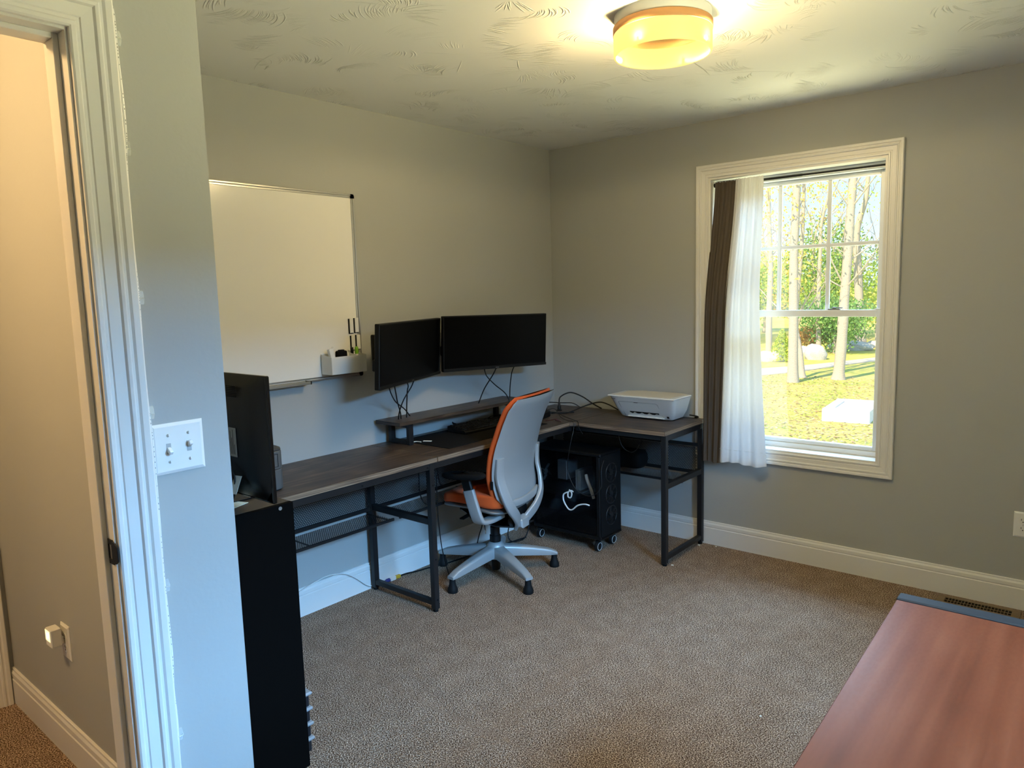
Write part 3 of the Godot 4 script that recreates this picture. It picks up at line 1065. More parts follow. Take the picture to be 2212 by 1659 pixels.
# ---------------------------------------------------------------- swivel chair (own axes: x forwards, z to its right)
func build_chair() -> void:
	var turn := PI + 0.207
	var t := thing("office_chair", "orange swivel chair with silver back shell pushed under the desk", "chair", Vector3(0.403, 0, 1.099), turn)
	# five-star base
	var hub := MB.new()
	hub.lathe([Vector2(0.030, 0.085), Vector2(0.048, 0.090), Vector2(0.056, 0.120), Vector2(0.048, 0.160), Vector2(0.036, 0.176), Vector2(0.030, 0.180), Vector2(0, 0.180)], Transform3D(), 24)
	var base := lpart(t, "base_hub", hub, M.silver)
	for k in 5:
		# world angle of each spoke, read off the five feet, turned into the chair's axes
		var wa := deg_to_rad(19.3 + 72.0 * k)
		var dir := Vector3(cos(wa), 0, sin(wa)).rotated(Vector3.UP, -turn)
		var side := Vector3.UP.cross(dir)
		var rows := []
		for i in 9:
			var f := i / 8.0
			var d := lerpf(0.030, 0.345, f)
			var top := lerpf(0.158, 0.094, f) + 0.006 * sin(PI * f)
			var low := lerpf(0.100, 0.068, f)
			if i == 8:
				top -= 0.008
				low += 0.004
			var w := lerpf(0.034, 0.021, f)
			var ring := []
			for q in [Vector2(-0.82, 1), Vector2(-0.4, 1.05), Vector2(0.4, 1.05), Vector2(0.82, 1), Vector2(1, 0.8), Vector2(1, 0.05), Vector2(0.8, 0), Vector2(-0.8, 0), Vector2(-1, 0.05), Vector2(-1, 0.8)]:
				ring.append(dir * d + side * (w * q.x) + Vector3.UP * lerpf(low, top, q.y))
			ring.reverse()
			rows.append(ring)
		var s := MB.new()
		s.grid(rows, true)
		for i in range(1, 9):
			s.tri(rows[8][0], rows[8][i], rows[8][i + 1])
		var spoke := lpart(t, "base_arm", s, M.silver)
		var f := MB.new()
		f.lathe([Vector2(0, 0), Vector2(0.026, 0.0), Vector2(0.0275, 0.006), Vector2(0.0255, 0.022), Vector2(0.019, 0.038), Vector2(0.017, 0.050), Vector2(0.015, 0.072), Vector2(0, 0.072)], Transform3D(Basis(), dir * 0.331), 20)
		lpart(spoke, "glide", f, M.rubber, "black bell glide")
	var col := MB.new()
	col.lathe([Vector2(0, 0.022), Vector2(0.022, 0.022), Vector2(0.024, 0.03), Vector2(0.024, 0.10), Vector2(0, 0.10)], Transform3D(), 20)
	lpart(t, "lift_foot", col, M.black)
	col = MB.new()
	col.lathe([Vector2(0.030, 0.178), Vector2(0.030, 0.215), Vector2(0.026, 0.218), Vector2(0.026, 0.262), Vector2(0.022, 0.265), Vector2(0.022, 0.320), Vector2(0, 0.320)], Transform3D(), 20)
	lpart(t, "gas_lift", col, M.black)
	var mech := MB.new()
	mech.prism(PackedVector2Array([Vector2(-0.16, 0.300), Vector2(-0.06, 0.290), Vector2(0.10, 0.318), Vector2(0.125, 0.345), Vector2(0.165, 0.362), Vector2(0.165, 0.375), Vector2(0.10, 0.392), Vector2(-0.15, 0.392)]), -0.10, 0.10, 0.012)
	lpart(t, "tilt_mechanism", mech, M.black)
	var lever := MB.new()
	lever.bar(Vector3(0.08, 0.355, -0.09), Vector3(0.085, 0.35, -0.20), 0.030, 0.010, 0.004)
	lpart(t, "lever", lever, M.black)
	# seat cushion and its pan
	var seat_rows := []
	var pan_rows := []
	for r in 15:
		var f := -1.0 + 2.0 * r / 14.0
		var ring := []
		var pr := []
		for k in 40:
			var a := TAU * k / 40.0
			var cx := signf(cos(a)) * pow(absf(cos(a)), 0.42)
			var cz := signf(sin(a)) * pow(absf(sin(a)), 0.42)
			var shrink := pow(maxf(0.0, 1.0 - pow(absf(f), 3.2)), 0.5)
			var e := 0.80 + 0.20 * shrink
			if r == 0 or r == 14:
				e = 0.0
			elif r == 1 or r == 13:
				e = 0.80
			var x := 0.024 + cx * 0.196 * e
			var z := cz * 0.238 * e * (1.0 - 0.06 * maxf(cx, 0.0))
			var drop := -0.030 * pow(maxf(0.0, (x - 0.10) / 0.12), 2.0) + 0.020 * pow(maxf(0.0, (-x - 0.02) / 0.18), 2.0)
			var y := 0.468 + f * 0.032 + drop + (0.010 * pow(absf(z) / 0.238, 3.0) if f > 0 else 0.0)
			if f < 0:
				y += -0.035 * maxf(0.0, -x / 0.2)
			ring.append(Vector3(x, y, z))
		seat_rows.append(ring)
	var seat := MB.new()
	seat.grid(seat_rows, true, false, true)
	lpart(t, "seat", seat, M.orange, "orange seat cushion")
	for r in 5:
		var pr := []
		var e: float = [0.0, 0.92, 0.985, 0.97, 0.0][r]
		for k in 40:
			var a := TAU * k / 40.0
			var cx := signf(cos(a)) * pow(absf(cos(a)), 0.42)
			var cz := signf(sin(a)) * pow(absf(sin(a)), 0.42)
			var x := 0.024 + cx * 0.199 * e
			var y: float = [0.415, 0.418, 0.428, 0.440, 0.440][r]
			y += -0.035 * maxf(0.0, -x / 0.2) - 0.030 * pow(maxf(0.0, (x - 0.10) / 0.12), 2.0) * 0.6
			pr.append(Vector3(x, y, cz * 0.240 * e * (1.0 - 0.06 * maxf(cx, 0.0))))
		pan_rows.append(pr)
	var pan := MB.new()
	pan.grid(pan_rows, true, false, true)
	lpart(t, "seat_pan", pan, M.silver_dark)
	# backrest: a leaning, curved slab; back_x gives its rear surface
	var prof := [Vector2(-0.188, 0.440), Vector2(-0.176, 0.520), Vector2(-0.171, 0.585), Vector2(-0.184, 0.680), Vector2(-0.206, 0.770), Vector2(-0.238, 0.862), Vector2(-0.275, 0.940), Vector2(-0.308, 1.000)]
	var back_x := func(y: float) -> float:
		for i in prof.size() - 1:
			if y <= prof[i + 1].y:
				var p0: Vector2 = prof[maxi(i - 1, 0)]
				var p3: Vector2 = prof[mini(i + 2, prof.size() - 1)]
				return cubic_interpolate(prof[i].x, prof[i + 1].x, p0.x, p3.x, clampf((y - prof[i].y) / (prof[i + 1].y - prof[i].y), 0, 1))
		return prof[prof.size() - 1].x
	var half_w := func(y: float) -> float:
		var f := clampf((y - 0.44) / 0.56, 0, 1)
		var w := 0.214 + 0.032 * sin(PI * clampf(f * 1.1, 0, 1))
		if f > 0.6:
			w = maxf(w, 0.238)
		if f > 0.94:
			w -= 0.036 * (1.0 - sqrt(maxf(0.0, 1.0 - pow((f - 0.94) / 0.0605, 2.0))))
		if f < 0.10:
			w -= 0.050 * (1.0 - sqrt(maxf(0.0, 1.0 - pow((0.10 - f) / 0.101, 2.0))))
		return w
	# closed slab between an x offset in front and behind, cross-section bowed round the sitter
	var slab := func(yl: float, yh: float, x0: float, x1: float, grow: float, edge: float) -> MB:
		var rows := []
		var nr := 30
		for r in nr + 1:
			var f := float(r) / nr
			var y := lerpf(yl, yh, f)
			var pinch := minf(1.0, minf(f, 1.0 - f) * nr / 2.0)
			var w: float = half_w.call(y) + grow
			var ring := []
			for k in 28:
				var a := TAU * k / 28.0
				var cz := signf(cos(a)) * pow(absf(cos(a)), 0.55)
				var cx := signf(sin(a)) * pow(absf(sin(a)), edge)
				var zz := cz * w * (1.0 if pinch >= 1.0 else 0.97)
				var bow := 0.035 * pow(absf(zz) / 0.24, 2.0)
				var mid := (x0 + x1) * 0.5
				var hx := (x1 - x0) * 0.5 * (0.15 + 0.85 * pinch)
				ring.append(Vector3(back_x.call(y) + bow + mid + cx * hx, y, zz))
			rows.append(ring)
		var b := MB.new()
		b.grid(rows, true)
		for e in [0, nr]:
			for k in range(1, 27):
				if e == 0:
					b.tri(rows[0][0], rows[0][k + 1], rows[0][k])
				else:
					b.tri(rows[nr][0], rows[nr][k], rows[nr][k + 1])
		return b
	lpart(t, "back_cushion", slab.call(0.445, 1.006, 0.012, 0.056, 0.0, 0.6), M.orange, "orange back cushion")
	lpart(t, "back_shell", slab.call(0.452, 0.997, -0.004, 0.016, 0.002, 0.8), M.silver, "silver back shell")
	# yoke: two flat arms rising from under the seat round the lower shell, and a bridge between them
	var yoke := MB.new()
	for s in [-1.0, 1.0]:
		var pts := smooth([Vector3(-0.150, 0.292, 0.026 * s), Vector3(-0.176, 0.330, 0.060 * s), Vector3(-0.196, 0.378, 0.118 * s), Vector3(-0.196, 0.440, 0.178 * s), Vector3(-0.178, 0.520, 0.205 * s), Vector3(-0.160, 0.600, 0.212 * s), Vector3(-0.164, 0.695, 0.212 * s)], 6)
		var rows := []
		for i in pts.size():
			var p0: Vector3 = pts[maxi(i - 1, 0)]
			var p1: Vector3 = pts[mini(i + 1, pts.size() - 1)]
			var d := (p1 - p0).normalized()
			var f := float(i) / (pts.size() - 1)
			var nn := Vector3(-1, 0, 0.35 * s * smoothstep(0.2, 0.7, f))
			nn = (nn - d * nn.dot(d)).normalized()
			var w := d.cross(nn).normalized()
			var hw := lerpf(0.030, 0.027, f)
			var ring := []
			for k in 16:
				var a := TAU * k / 16.0
				ring.append(pts[i] + w * (signf(cos(a)) * pow(absf(cos(a)), 0.4) * hw) + nn * (signf(sin(a)) * pow(absf(sin(a)), 0.5) * 0.011))
			rows.append(ring)
		yoke.grid(rows, true)
		for e in [0, pts.size() - 1]:
			for k in range(1, 15):
				if e == 0:
					yoke.tri(rows[e][0], rows[e][k + 1], rows[e][k])
				else:
					yoke.tri(rows[e][0], rows[e][k], rows[e][k + 1])
	var brows := []
	for i in 17:
		var zz := lerpf(-0.186, 0.186, i / 16.0)
		var c := Vector3(back_x.call(0.452) + 0.035 * pow(absf(zz) / 0.24, 2.0) - 0.004, 0.438 + 0.010 * pow(absf(zz) / 0.18, 2.0), zz)
		var ring := []
		for k in 12:
			var a := TAU * k / 12.0
			ring.append(c + Vector3(signf(cos(a)) * pow(absf(cos(a)), 0.5) * 0.010, signf(sin(a)) * pow(absf(sin(a)), 0.5) * 0.019, 0))
		brows.append(ring)
	yoke.grid(brows, true)
	yoke.prism(PackedVector2Array([Vector2(-0.192, 0.286), Vector2(-0.10, 0.292), Vector2(-0.10, 0.322), Vector2(-0.160, 0.345), Vector2(-0.190, 0.330)]), -0.042, 0.042, 0.008)
	lpart(t, "back_yoke", yoke, M.silver, "silver back yoke")
	var clip := MB.new()
	clip.cbox(Vector3(-0.128, 0.560, -0.240), Vector3(0.016, 0.044, 0.006), 0.002)
	lpart(t, "lumbar_slider", clip, M.black)
	# arms: L-shaped bracket, telescoping post, pad
	for s in [-1.0, 1.0]:
		var arm := MB.new()
		var path := [Vector3(-0.10, 0.372, 0.115 * s), Vector3(-0.085, 0.366, 0.20 * s), Vector3(-0.07, 0.372, 0.262 * s), Vector3(-0.060, 0.400, 0.280 * s), Vector3(-0.040, 0.470, 0.286 * s), Vector3(-0.022, 0.540, 0.290 * s)]
		var pts := smooth(path, 5)
		var rows := []
		for i in pts.size():
			var p0: Vector3 = pts[maxi(i - 1, 0)]
			var p1: Vector3 = pts[mini(i + 1, pts.size() - 1)]
			var d := (p1 - p0).normalized()
			var fx := Vector3(1, 0, 0) - d * d.x
			fx = fx.normalized()
			var nz := d.cross(fx).normalized()
			var ring := []
			for k in 12:
				var a := TAU * k / 12.0
				ring.append(pts[i] + fx * (signf(cos(a)) * pow(absf(cos(a)), 0.5) * 0.032) + nz * (signf(sin(a)) * pow(absf(sin(a)), 0.5) * 0.013))
			rows.append(ring)
		arm.grid(rows, true)
		for k in range(1, 11):
			arm.tri(rows[pts.size() - 1][0], rows[pts.size() - 1][k], rows[pts.size() - 1][k + 1])
		lpart(t, "arm_bracket", arm, M.silver)
		var post := MB.new()
		post.bar(Vector3(-0.022, 0.536, 0.290 * s), Vector3(-0.006, 0.598, 0.291 * s), 0.020, 0.054, 0.006, Vector3(1, 0, 0))
		lpart(t, "arm_post", post, M.black)
		var pad := MB.new()
		var prow := []
		for r in 7:
			var f: float = [0.0, 0.86, 0.97, 1.0, 0.97, 0.86, 0.0][r]
			var y: float = [0.598, 0.598, 0.603, 0.612, 0.621, 0.626, 0.627][r]
			var ring := []
			for k in 28:
				var a := TAU * k / 28.0
				var cx := signf(cos(a)) * pow(absf(cos(a)), 0.8)
				var cz := signf(sin(a)) * pow(absf(sin(a)), 0.8)
				ring.append(Vector3(0.005 + cx * 0.125 * f, y - 0.006 * cx, 0.290 * s + cz * 0.048 * f))
			prow.append(ring)
		pad.grid(prow, true, false, true)
		lpart(t, "arm_pad", pad, M.black_matte)


# ---------------------------------------------------------------- on the whiteboard wall
func build_wall_things() -> void:
	var z0 := 1.632
	var z1 := 2.852
	var y0 := 1.124
	var y1 := 2.018
	var t := thing("whiteboard", "large framed whiteboard hanging on the grey wall", "whiteboard", Vector3(0, y0, (z0 + z1) / 2))
	part(t, "writing_surface", B(Vector3(0.002, y0 + 0.006, z0 + 0.006), Vector3(0.010, y1 - 0.006, z1 - 0.006)), M.board)
	# rails of a stepped aluminium section
	var rail := func(lo: Vector3, hi: Vector3, inner: Vector3, w: float) -> void:
		var b := MB.new()
		b.box(lo, hi, 0.001)
		b.box(Vector3(0.002, inner.y if inner.y else lo.y, inner.z if inner.z else lo.z), Vector3(0.012, (inner.y + w) if inner.y else hi.y, (inner.z + w) if inner.z else hi.z), 0.001)
		part(t, "frame_rail", b, M.alu)
	rail.call(Vector3(0.002, y1 - 0.008, z0 + 0.014), Vector3(0.016, y1, z1 - 0.014), Vector3(0, y1 - 0.018, 0), 0.008)
	rail.call(Vector3(0.002, y0, z0 + 0.014), Vector3(0.016, y0 + 0.008, z1 - 0.014), Vector3(0, y0 + 0.010, 0), 0.008)
	rail.call(Vector3(0.002, y0 + 0.014, z0), Vector3(0.016, y1 - 0.014, z0 + 0.008), Vector3(0, 0, z0 + 0.010), 0.008)
	rail.call(Vector3(0.002, y0 + 0.014, z1 - 0.008), Vector3(0.016, y1 - 0.014, z1), Vector3(0, 0, z1 - 0.018), 0.008)
	for p in [[y0, z0, 1, 1], [y1, z0, -1, 1], [y0, z1, 1, -1], [y1, z1, -1, -1]]:
		var b := MB.new()
		var poly := PackedVector2Array()
		var dy: float = p[2]
		var dz: float = p[3]
		poly.append(Vector2(p[1] + 0.019 * dz, p[0] - 0.001 * dy))
		poly.append(Vector2(p[1] + 0.019 * dz, p[0] + 0.019 * dy))
		poly.append(Vector2(p[1] - 0.001 * dz, p[0] + 0.019 * dy))
		for k in 5:
			var a := PI / 2 * k / 4.0
			poly.append(Vector2(p[1] + 0.009 * dz - 0.010 * dz * cos(a), p[0] + 0.009 * dy - 0.010 * dy * sin(a)))
		b.xf = Transform3D(Basis(Vector3.BACK, Vector3.UP, Vector3.RIGHT), Vector3.ZERO)
		b.prism(poly, 0.001, 0.0185, 0.001)
		part(t, "corner_cap", b, M.steel, "dark corner cap")
	# pen tray hooked under the bottom rail
	var tray := MB.new()
	tray.box(Vector3(0.004, y0 - 0.006, 1.972), Vector3(0.058, y0 - 0.002, 2.42), 0.001)
	tray.box(Vector3(0.054, y0 - 0.006, 1.972), Vector3(0.060, y0 + 0.008, 2.42), 0.002)
	part(t, "pen_tray", tray, M.alu)
	part(t, "tray_end", B(Vector3(0.004, y0 - 0.007, 1.966), Vector3(0.061, y0 + 0.009, 1.972), 0.002), M.steel)
	# magnetic caddy: an open box, its mouth cut lower at the front
	t = thing("magnetic_caddy", "white open-top caddy on the corner of the whiteboard", "caddy", Vector3(0.05, 1.155, 1.77))
	var cz0 := 1.672
	var cz1 := 1.878
	var cy0 := 1.153
	part(t, "back_plate", B(Vector3(0.0165, cy0, cz0), Vector3(0.0190, 1.250, cz1), 0.0008), M.white_plastic)
	part(t, "front_plate", B(Vector3(0.0975, cy0, cz0), Vector3(0.100, 1.237, cz1), 0.0008), M.white_plastic)
	part(t, "bottom_plate", B(Vector3(0.0190, cy0, cz0), Vector3(0.0975, cy0 + 0.0025, cz1)), M.white_plastic)
	for z in [cz0, cz1 - 0.0025, 1.722]:
		var b := MB.new()
		b.xf = Transform3D(Basis(Vector3.RIGHT, Vector3.UP, Vector3.BACK), Vector3(0, 0, z))
		b.prism(PackedVector2Array([Vector2(0.0190, cy0 + 0.0025), Vector2(0.0975, cy0 + 0.0025), Vector2(0.0975, 1.236), Vector2(0.0190, 1.2495)]), 0.0, 0.0025, 0.0004)
		part(t, "divider" if z == 1.722 else "side_plate", b, M.white_plastic)
	# what it holds
	var tall := MB.new()
	tall.xf = Transform3D(Basis(Vector3.RIGHT, 0.13) * Basis(Vector3.BACK, 0.10), Vector3(0.060, 1.216, 1.843))
	tall.cbox(Vector3.ZERO, Vector3(0.022, 0.118, 0.026), 0.002)
	t = thing("remote", "slim white remote leaning in the whiteboard caddy", "remote", Vector3(0.060, 1.158, 1.850))
	part(t, "body", tall, M.white_gloss)
	var loop := MB.new()
	var lp := []
	for k in 10:
		var a := TAU * k / 10.0
		lp.append(Vector3(0.053, 1.280 + sin(a) * 0.004, 1.836 + cos(a) * 0.004))
	loop.tube(lp, 0.0007, 5, true)
	part(t, "wrist_loop", loop, M.alu)
	t = thing("board_eraser", "black block eraser standing in the whiteboard caddy", "eraser", Vector3(0.058, 1.158, 1.796))
	part(t, "block", B(Vector3(0.042, 1.1565, 1.766), Vector3(0.078, 1.262, 1.816), 0.005), M.black_matte)
	part(t, "grip", B(Vector3(0.050, 1.261, 1.776), Vector3(0.070, 1.267, 1.806), 0.003), M.rubber)
	t = thing("card_stack", "small stack of pale cards in the whiteboard caddy", "cards", Vector3(0.06, 1.158, 1.744))
	for k in 3:
		part(t, "card", B(Vector3(0.030 + k * 0.004, 1.157, 1.730), Vector3(0.033 + k * 0.004, 1.251 - k * 0.004, 1.758)), M.paper)
	t = thing("highlighter", "green-capped highlighter standing in the whiteboard caddy", "marker", Vector3(0.062, 1.158, 1.700))
	var hb := MB.new()
	hb.cyl(Vector3(0.062, 1.1565, 1.700), Vector3(0.062, 1.240, 1.700), 0.0085, 14, 0.001)
	part(t, "barrel", hb, M.white_plastic)
	hb = MB.new()
	hb.lathe([Vector2(0, 1.240), Vector2(0.0085, 1.240), Vector2(0.0095, 1.246), Vector2(0.0095, 1.268), Vector2(0.006, 1.276), Vector2(0, 1.277)], Transform3D(Basis(), Vector3(0.062, 0, 1.700)), 16)
	part(t, "cap", hb, M.green, "lime green cap")
	t = thing("black_marker", "black marker standing behind the green highlighter", "marker", Vector3(0.036, 1.158, 1.705))
	hb = MB.new()
	hb.cyl(Vector3(0.036, 1.1565, 1.708), Vector3(0.036, 1.236, 1.708), 0.007, 12, 0.001)
	part(t, "barrel", hb, M.white_plastic)
	hb = MB.new()
	hb.cyl(Vector3(0.036, 1.236, 1.708), Vector3(0.036, 1.272, 1.708), 0.0078, 12, 0.001)
	part(t, "cap", hb, M.black)
	# four white label strips, each with its border shadow painted in as a black backing
	var names := ["upper left", "upper right", "lower left", "lower right"]
	for i in 4:
		var zc: float = [1.689, 1.657, 1.683, 1.651][i]
		var yl: float = [1.338, 1.340, 1.254, 1.256][i]
		t = thing("label_strip", "white label strip with its shadow painted as a dark edge, %s of four above the caddy" % names[i], "label strip", Vector3(0.0105, yl, zc), 0.0, "label strips on the whiteboard")
		part(t, "shadow_edge", B(Vector3(0.0103, yl, zc - 0.0135), Vector3(0.0150, yl + 0.074, zc + 0.0145), 0.0008), M.black)
		part(t, "face", B(Vector3(0.0150, yl + 0.003, zc - 0.0125), Vector3(0.0185, yl + 0.075, zc + 0.0095), 0.0008), M.white_gloss)
	# monitors
	monitor("computer_monitor", "black widescreen monitor at the left, angled beside the whiteboard", Vector3(0.235, 1.2405, 1.487), deg_to_rad(112.2), 3.4, 0.1)
	monitor("computer_monitor", "black widescreen monitor at the right, nearer the corner", Vector3(0.231, 1.2445, 0.838), deg_to_rad(74.2), 2.4, -0.8)
	# cables hanging from the monitors behind the riser shelf
	var ca := [
		[Vector3(0.250, 1.085, 1.665), Vector3(0.235, 1.045, 1.640), Vector3(0.150, 0.985, 1.540), Vector3(0.100, 0.930, 1.440), Vector3(0.085, 0.884, 1.390)],
		[Vector3(0.225, 1.090, 1.610), Vector3(0.200, 1.040, 1.580), Vector3(0.140, 0.980, 1.520), Vector3(0.118, 0.920, 1.485), Vector3(0.110, 0.884, 1.475)],
		[Vector3(0.190, 1.090, 1.500), Vector3(0.165, 1.060, 1.465), Vector3(0.140, 1.030, 1.450), Vector3(0.120, 0.960, 1.440), Vector3(0.105, 0.884, 1.432)],
		[Vector3(0.175, 1.090, 1.430), Vector3(0.160, 1.050, 1.440), Vector3(0.145, 0.990, 1.480), Vector3(0.130, 0.930, 1.500), Vector3(0.112, 0.884, 1.495)],
	]
	var which := ["farthest left", "second from left", "second from right", "farthest right"]
	for i in 4:
		var path: Array = ca[i]
		cable("monitor_cable", path, 0.0032, M.black, "black cable under the left monitor, %s of four" % which[i], "cables under the left monitor")
	var cb := [
		[Vector3(0.21, 1.095, 0.93), Vector3(0.19, 1.05, 0.89), Vector3(0.17, 0.99, 0.80), Vector3(0.20, 0.93, 0.74), Vector3(0.225, 0.86, 0.725), Vector3(0.24, 0.80, 0.72), Vector3(0.25, 0.760, 0.70)],
		[Vector3(0.22, 1.095, 0.84), Vector3(0.19, 1.05, 0.84), Vector3(0.14, 0.97, 0.86), Vector3(0.10, 0.884, 0.87)],
		[Vector3(0.24, 1.095, 0.70), Vector3(0.20, 1.05, 0.68), Vector3(0.15, 0.96, 0.64), Vector3(0.12, 0.884, 0.61)],
	]
	which = ["draping over the shelf edge", "crossing behind the draped one", "nearest the corner"]
	for i in 3:
		var path: Array = cb[i]
		cable("display_cable", path, 0.0032, M.black, "black cable under the right monitor, %s" % which[i], "cables under the right monitor")


func monitor(called: String, label: String, ctr: Vector3, yaw: float, tilt: float, roll: float) -> void:
	# a 29 inch wide screen; own axes: x to the viewer's right, z towards the viewer
	var w := 0.698
	var h := 0.305
	var t := thing(called, label, "monitor", Vector3(ctr.x, ctr.y - h / 2, ctr.z), 0.0, "monitors over the riser shelf")
	var r := Basis(Vector3.UP, yaw) * Basis(Vector3.RIGHT, deg_to_rad(tilt)) * Basis(Vector3.BACK, deg_to_rad(roll))
	var x := Transform3D(r, Vector3(0, h / 2, 0))
	var b := MB.new()
	b.xf = x
	b.box(Vector3(-w / 2, -h / 2, -0.026), Vector3(w / 2, h / 2, 0), 0.003)
	lpart(t, "housing", b, M.black)
	b = MB.new()
	b.xf = x
	b.box(Vector3(-w / 2 + 0.006, -h / 2 + 0.018, 0.0), Vector3(w / 2 - 0.006, h / 2 - 0.006, 0.0012))
	lpart(t, "screen", b, M.screen, "dark switched-off screen")
	b = MB.new()
	b.xf = x
	b.box(Vector3(-w / 2, -h / 2, 0.0), Vector3(w / 2, -h / 2 + 0.015, 0.004), 0.0015)
	lpart(t, "chin_bezel", b, M.black)
	b = MB.new()
	b.xf = x
	for k in 3:
		b.box(Vector3(-0.011 + k * 0.008, -h / 2 + 0.005, 0.004), Vector3(-0.006 + k * 0.008, -h / 2 + 0.009, 0.0043))
	var mark := lpart(t, "badge", b, M.silver_dark)
	mark.set_meta("kind", "stuff")
	b = MB.new()
	b.xf = x
	b.box(Vector3(-0.18, -0.085, -0.046), Vector3(0.18, 0.100, -0.026), 0.010)
	b.box(Vector3(-0.06, -0.05, -0.064), Vector3(0.06, 0.06, -0.048), 0.003)
	lpart(t, "rear_housing", b, M.black)
	b = MB.new()
	b.xf = x
	b.box(Vector3(-w / 2 + 0.002, -0.066, -0.040), Vector3(-w / 2 + 0.060, -0.012, -0.022), 0.004)
	lpart(t, "control_block", b, M.black)
	# wall arm behind the screen
	var back := x * Vector3(0, 0, -0.060)
	var wall := Vector3(-ctr.x + 0.006, back.y, back.z)
	b = MB.new()
	b.bar(back, wall, 0.030, 0.040, 0.006)
	b.cbox(wall + Vector3(0.004, 0, 0), Vector3(0.018, 0.16, 0.10), 0.004)
	lpart(t, "wall_arm", b, M.black)


# ---------------------------------------------------------------- on the desk
func build_desk_things() -> void:
	var D := DESK_Y
	# riser shelf
	var t := thing("riser_shelf", "low wooden monitor riser on black metal feet", "riser shelf", Vector3(0.11, D, 1.06))
	part(t, "shelf_board", B(Vector3(0.020, 0.866, 0.560), Vector3(0.206, 0.884, 1.570), 0.001, 2), M.oak)
	for z in [[1.470, 1.498], [0.640, 0.668]]:
		part(t, "foot_post", B(Vector3(0.170, D, z[0]), Vector3(0.196, 0.866, z[1]), 0.002), M.steel)
		part(t, "foot_post", B(Vector3(0.030, D, z[0]), Vector3(0.056, 0.866, z[1]), 0.002), M.steel)
		part(t, "foot_bar", B(Vector3(0.056, D + 0.001, z[0]), Vector3(0.170, D + 0.022, z[1]), 0.002), M.steel)
		part(t, "foot_bar", B(Vector3(0.056, 0.846, z[0]), Vector3(0.170, 0.866, z[1]), 0.002), M.steel)
	# desk mat
	var b := MB.new()
	b.xf = Transform3D(Basis(Vector3.RIGHT, Vector3.FORWARD, Vector3.UP), Vector3(0, D + 0.0005, 0))
	var poly := PackedVector2Array()
	for c in [[0.060, 0.640, 1, 1], [0.425, 0.640, -1, 1], [0.425, 1.445, -1, -1], [0.060, 1.445, 1, -1]]:
		poly.append(Vector2(c[0], -c[1]))
	b.prism(poly, 0.0, 0.003, 0.0008)
	solo("desk_mat", b, M.black_matte, "black desk mat lying under the keyboard", "desk mat")
	# keyboard
	t = thing("keyboard", "black full-size keyboard on the desk mat", "keyboard", Vector3(0.195, D + 0.004, 0.925), PI / 2 - 0.05)
	b = MB.new()
	var side := PackedVector2Array([Vector2(-0.073, 0.0), Vector2(0.073, 0.0), Vector2(0.076, 0.012), Vector2(0.070, 0.018), Vector2(-0.066, 0.034), Vector2(-0.075, 0.030)])
	b.xf = Transform3D(Basis(Vector3.BACK, Vector3.UP, Vector3.LEFT), Vector3.ZERO)
	b.prism(side, -0.222, 0.222, 0.003)
	lpart(t, "case", b, M.black)
	var keys := MB.new()
	for row in 6:
		var zz := -0.056 + row * 0.0195 + (0.006 if row > 0 else 0.0)
		var y := 0.0345 - (zz + 0.066) * 0.118
		var at := -0.212
		var widths := []
		match row:
			0: widths = [1, -1, 1, 1, 1, 1, -0.5, 1, 1, 1, 1, -0.5, 1, 1, 1, 1]
			1: widths = [1, 1, 1, 1, 1, 1, 1, 1, 1, 1, 1, 1, 1, 2]
			2: widths = [1.5, 1, 1, 1, 1, 1, 1, 1, 1, 1, 1, 1, 1, 1.5]
			3: widths = [1.75, 1, 1, 1, 1, 1, 1, 1, 1, 1, 1, 1, 2.25]
			4: widths = [2.25, 1, 1, 1, 1, 1, 1, 1, 1, 1, 1, 2.75]
			5: widths = [1.25, 1.25, 1.25, 6.25, 1.25, 1.25, 1.25, 1.25]
		if row > 0:
			widths += [-0.3]
			widths += [1, 1, 1] if row < 3 else ([-3] if row == 3 else ([-1, 1, -1] if row == 4 else [1, 1, 1]))
			widths += [-0.3, 1, 1, 1, 1]
		for kw in widths:
			var u: float = absf(kw) * 0.0191
			if kw > 0:
				var r := [[0.0, 0.0008, 0.0], [0.0065, 0.0022, 0.001]]
				var q := []
				for l in r:
					q.append([Vector3(at + l[1], y + l[0] - 0.002, zz - 0.0088 + l[1]), Vector3(at + u - l[1], y + l[0] - 0.002, zz - 0.0088 + l[1]), Vector3(at + u - l[1], y + l[0] - 0.002, zz + 0.0088 - l[1]), Vector3(at + l[1], y + l[0] - 0.002, zz + 0.0088 - l[1])])
				keys.quad(q[1][3], q[1][2], q[1][1], q[1][0])
				for k in 4:
					var k1 := (k + 1) % 4
					keys.quad(q[0][k1], q[0][k], q[1][k], q[1][k1])
			at += u
	var kc := lpart(t, "keycaps", keys, M.black, "black keycaps")
	kc.set_meta("kind", "stuff")
	cable("keyboard_cable", [Vector3(0.122, D + 0.024, 0.95), Vector3(0.10, D + 0.030, 0.94), Vector3(0.085, D + 0.024, 0.90), Vector3(0.075, D + 0.008, 0.82), Vector3(0.10, D + 0.040, 0.74), Vector3(0.15, D + 0.035, 0.70), Vector3(0.18, D + 0.006, 0.62), Vector3(0.24, D + 0.006, 0.56)], 0.0025, M.black, "thin black keyboard cable curling behind the keys")
	# braided lead stub curling over the keyboard's back edge
	cable("braided_lead", [Vector3(0.100, D + 0.030, 1.05), Vector3(0.095, D + 0.042, 1.075), Vector3(0.11, D + 0.052, 1.10), Vector3(0.13, D + 0.044, 1.11), Vector3(0.14, D + 0.038, 1.095)], 0.003, M.black, "short black loop of lead at the keyboard's left end")
	# white usb tab and its lead, beside the riser foot
	t = thing("usb_tab", "white tag and lead lying on the desk mat by the riser foot", "tag", Vector3(0.17, D + 0.004, 1.40))
	b = MB.new()
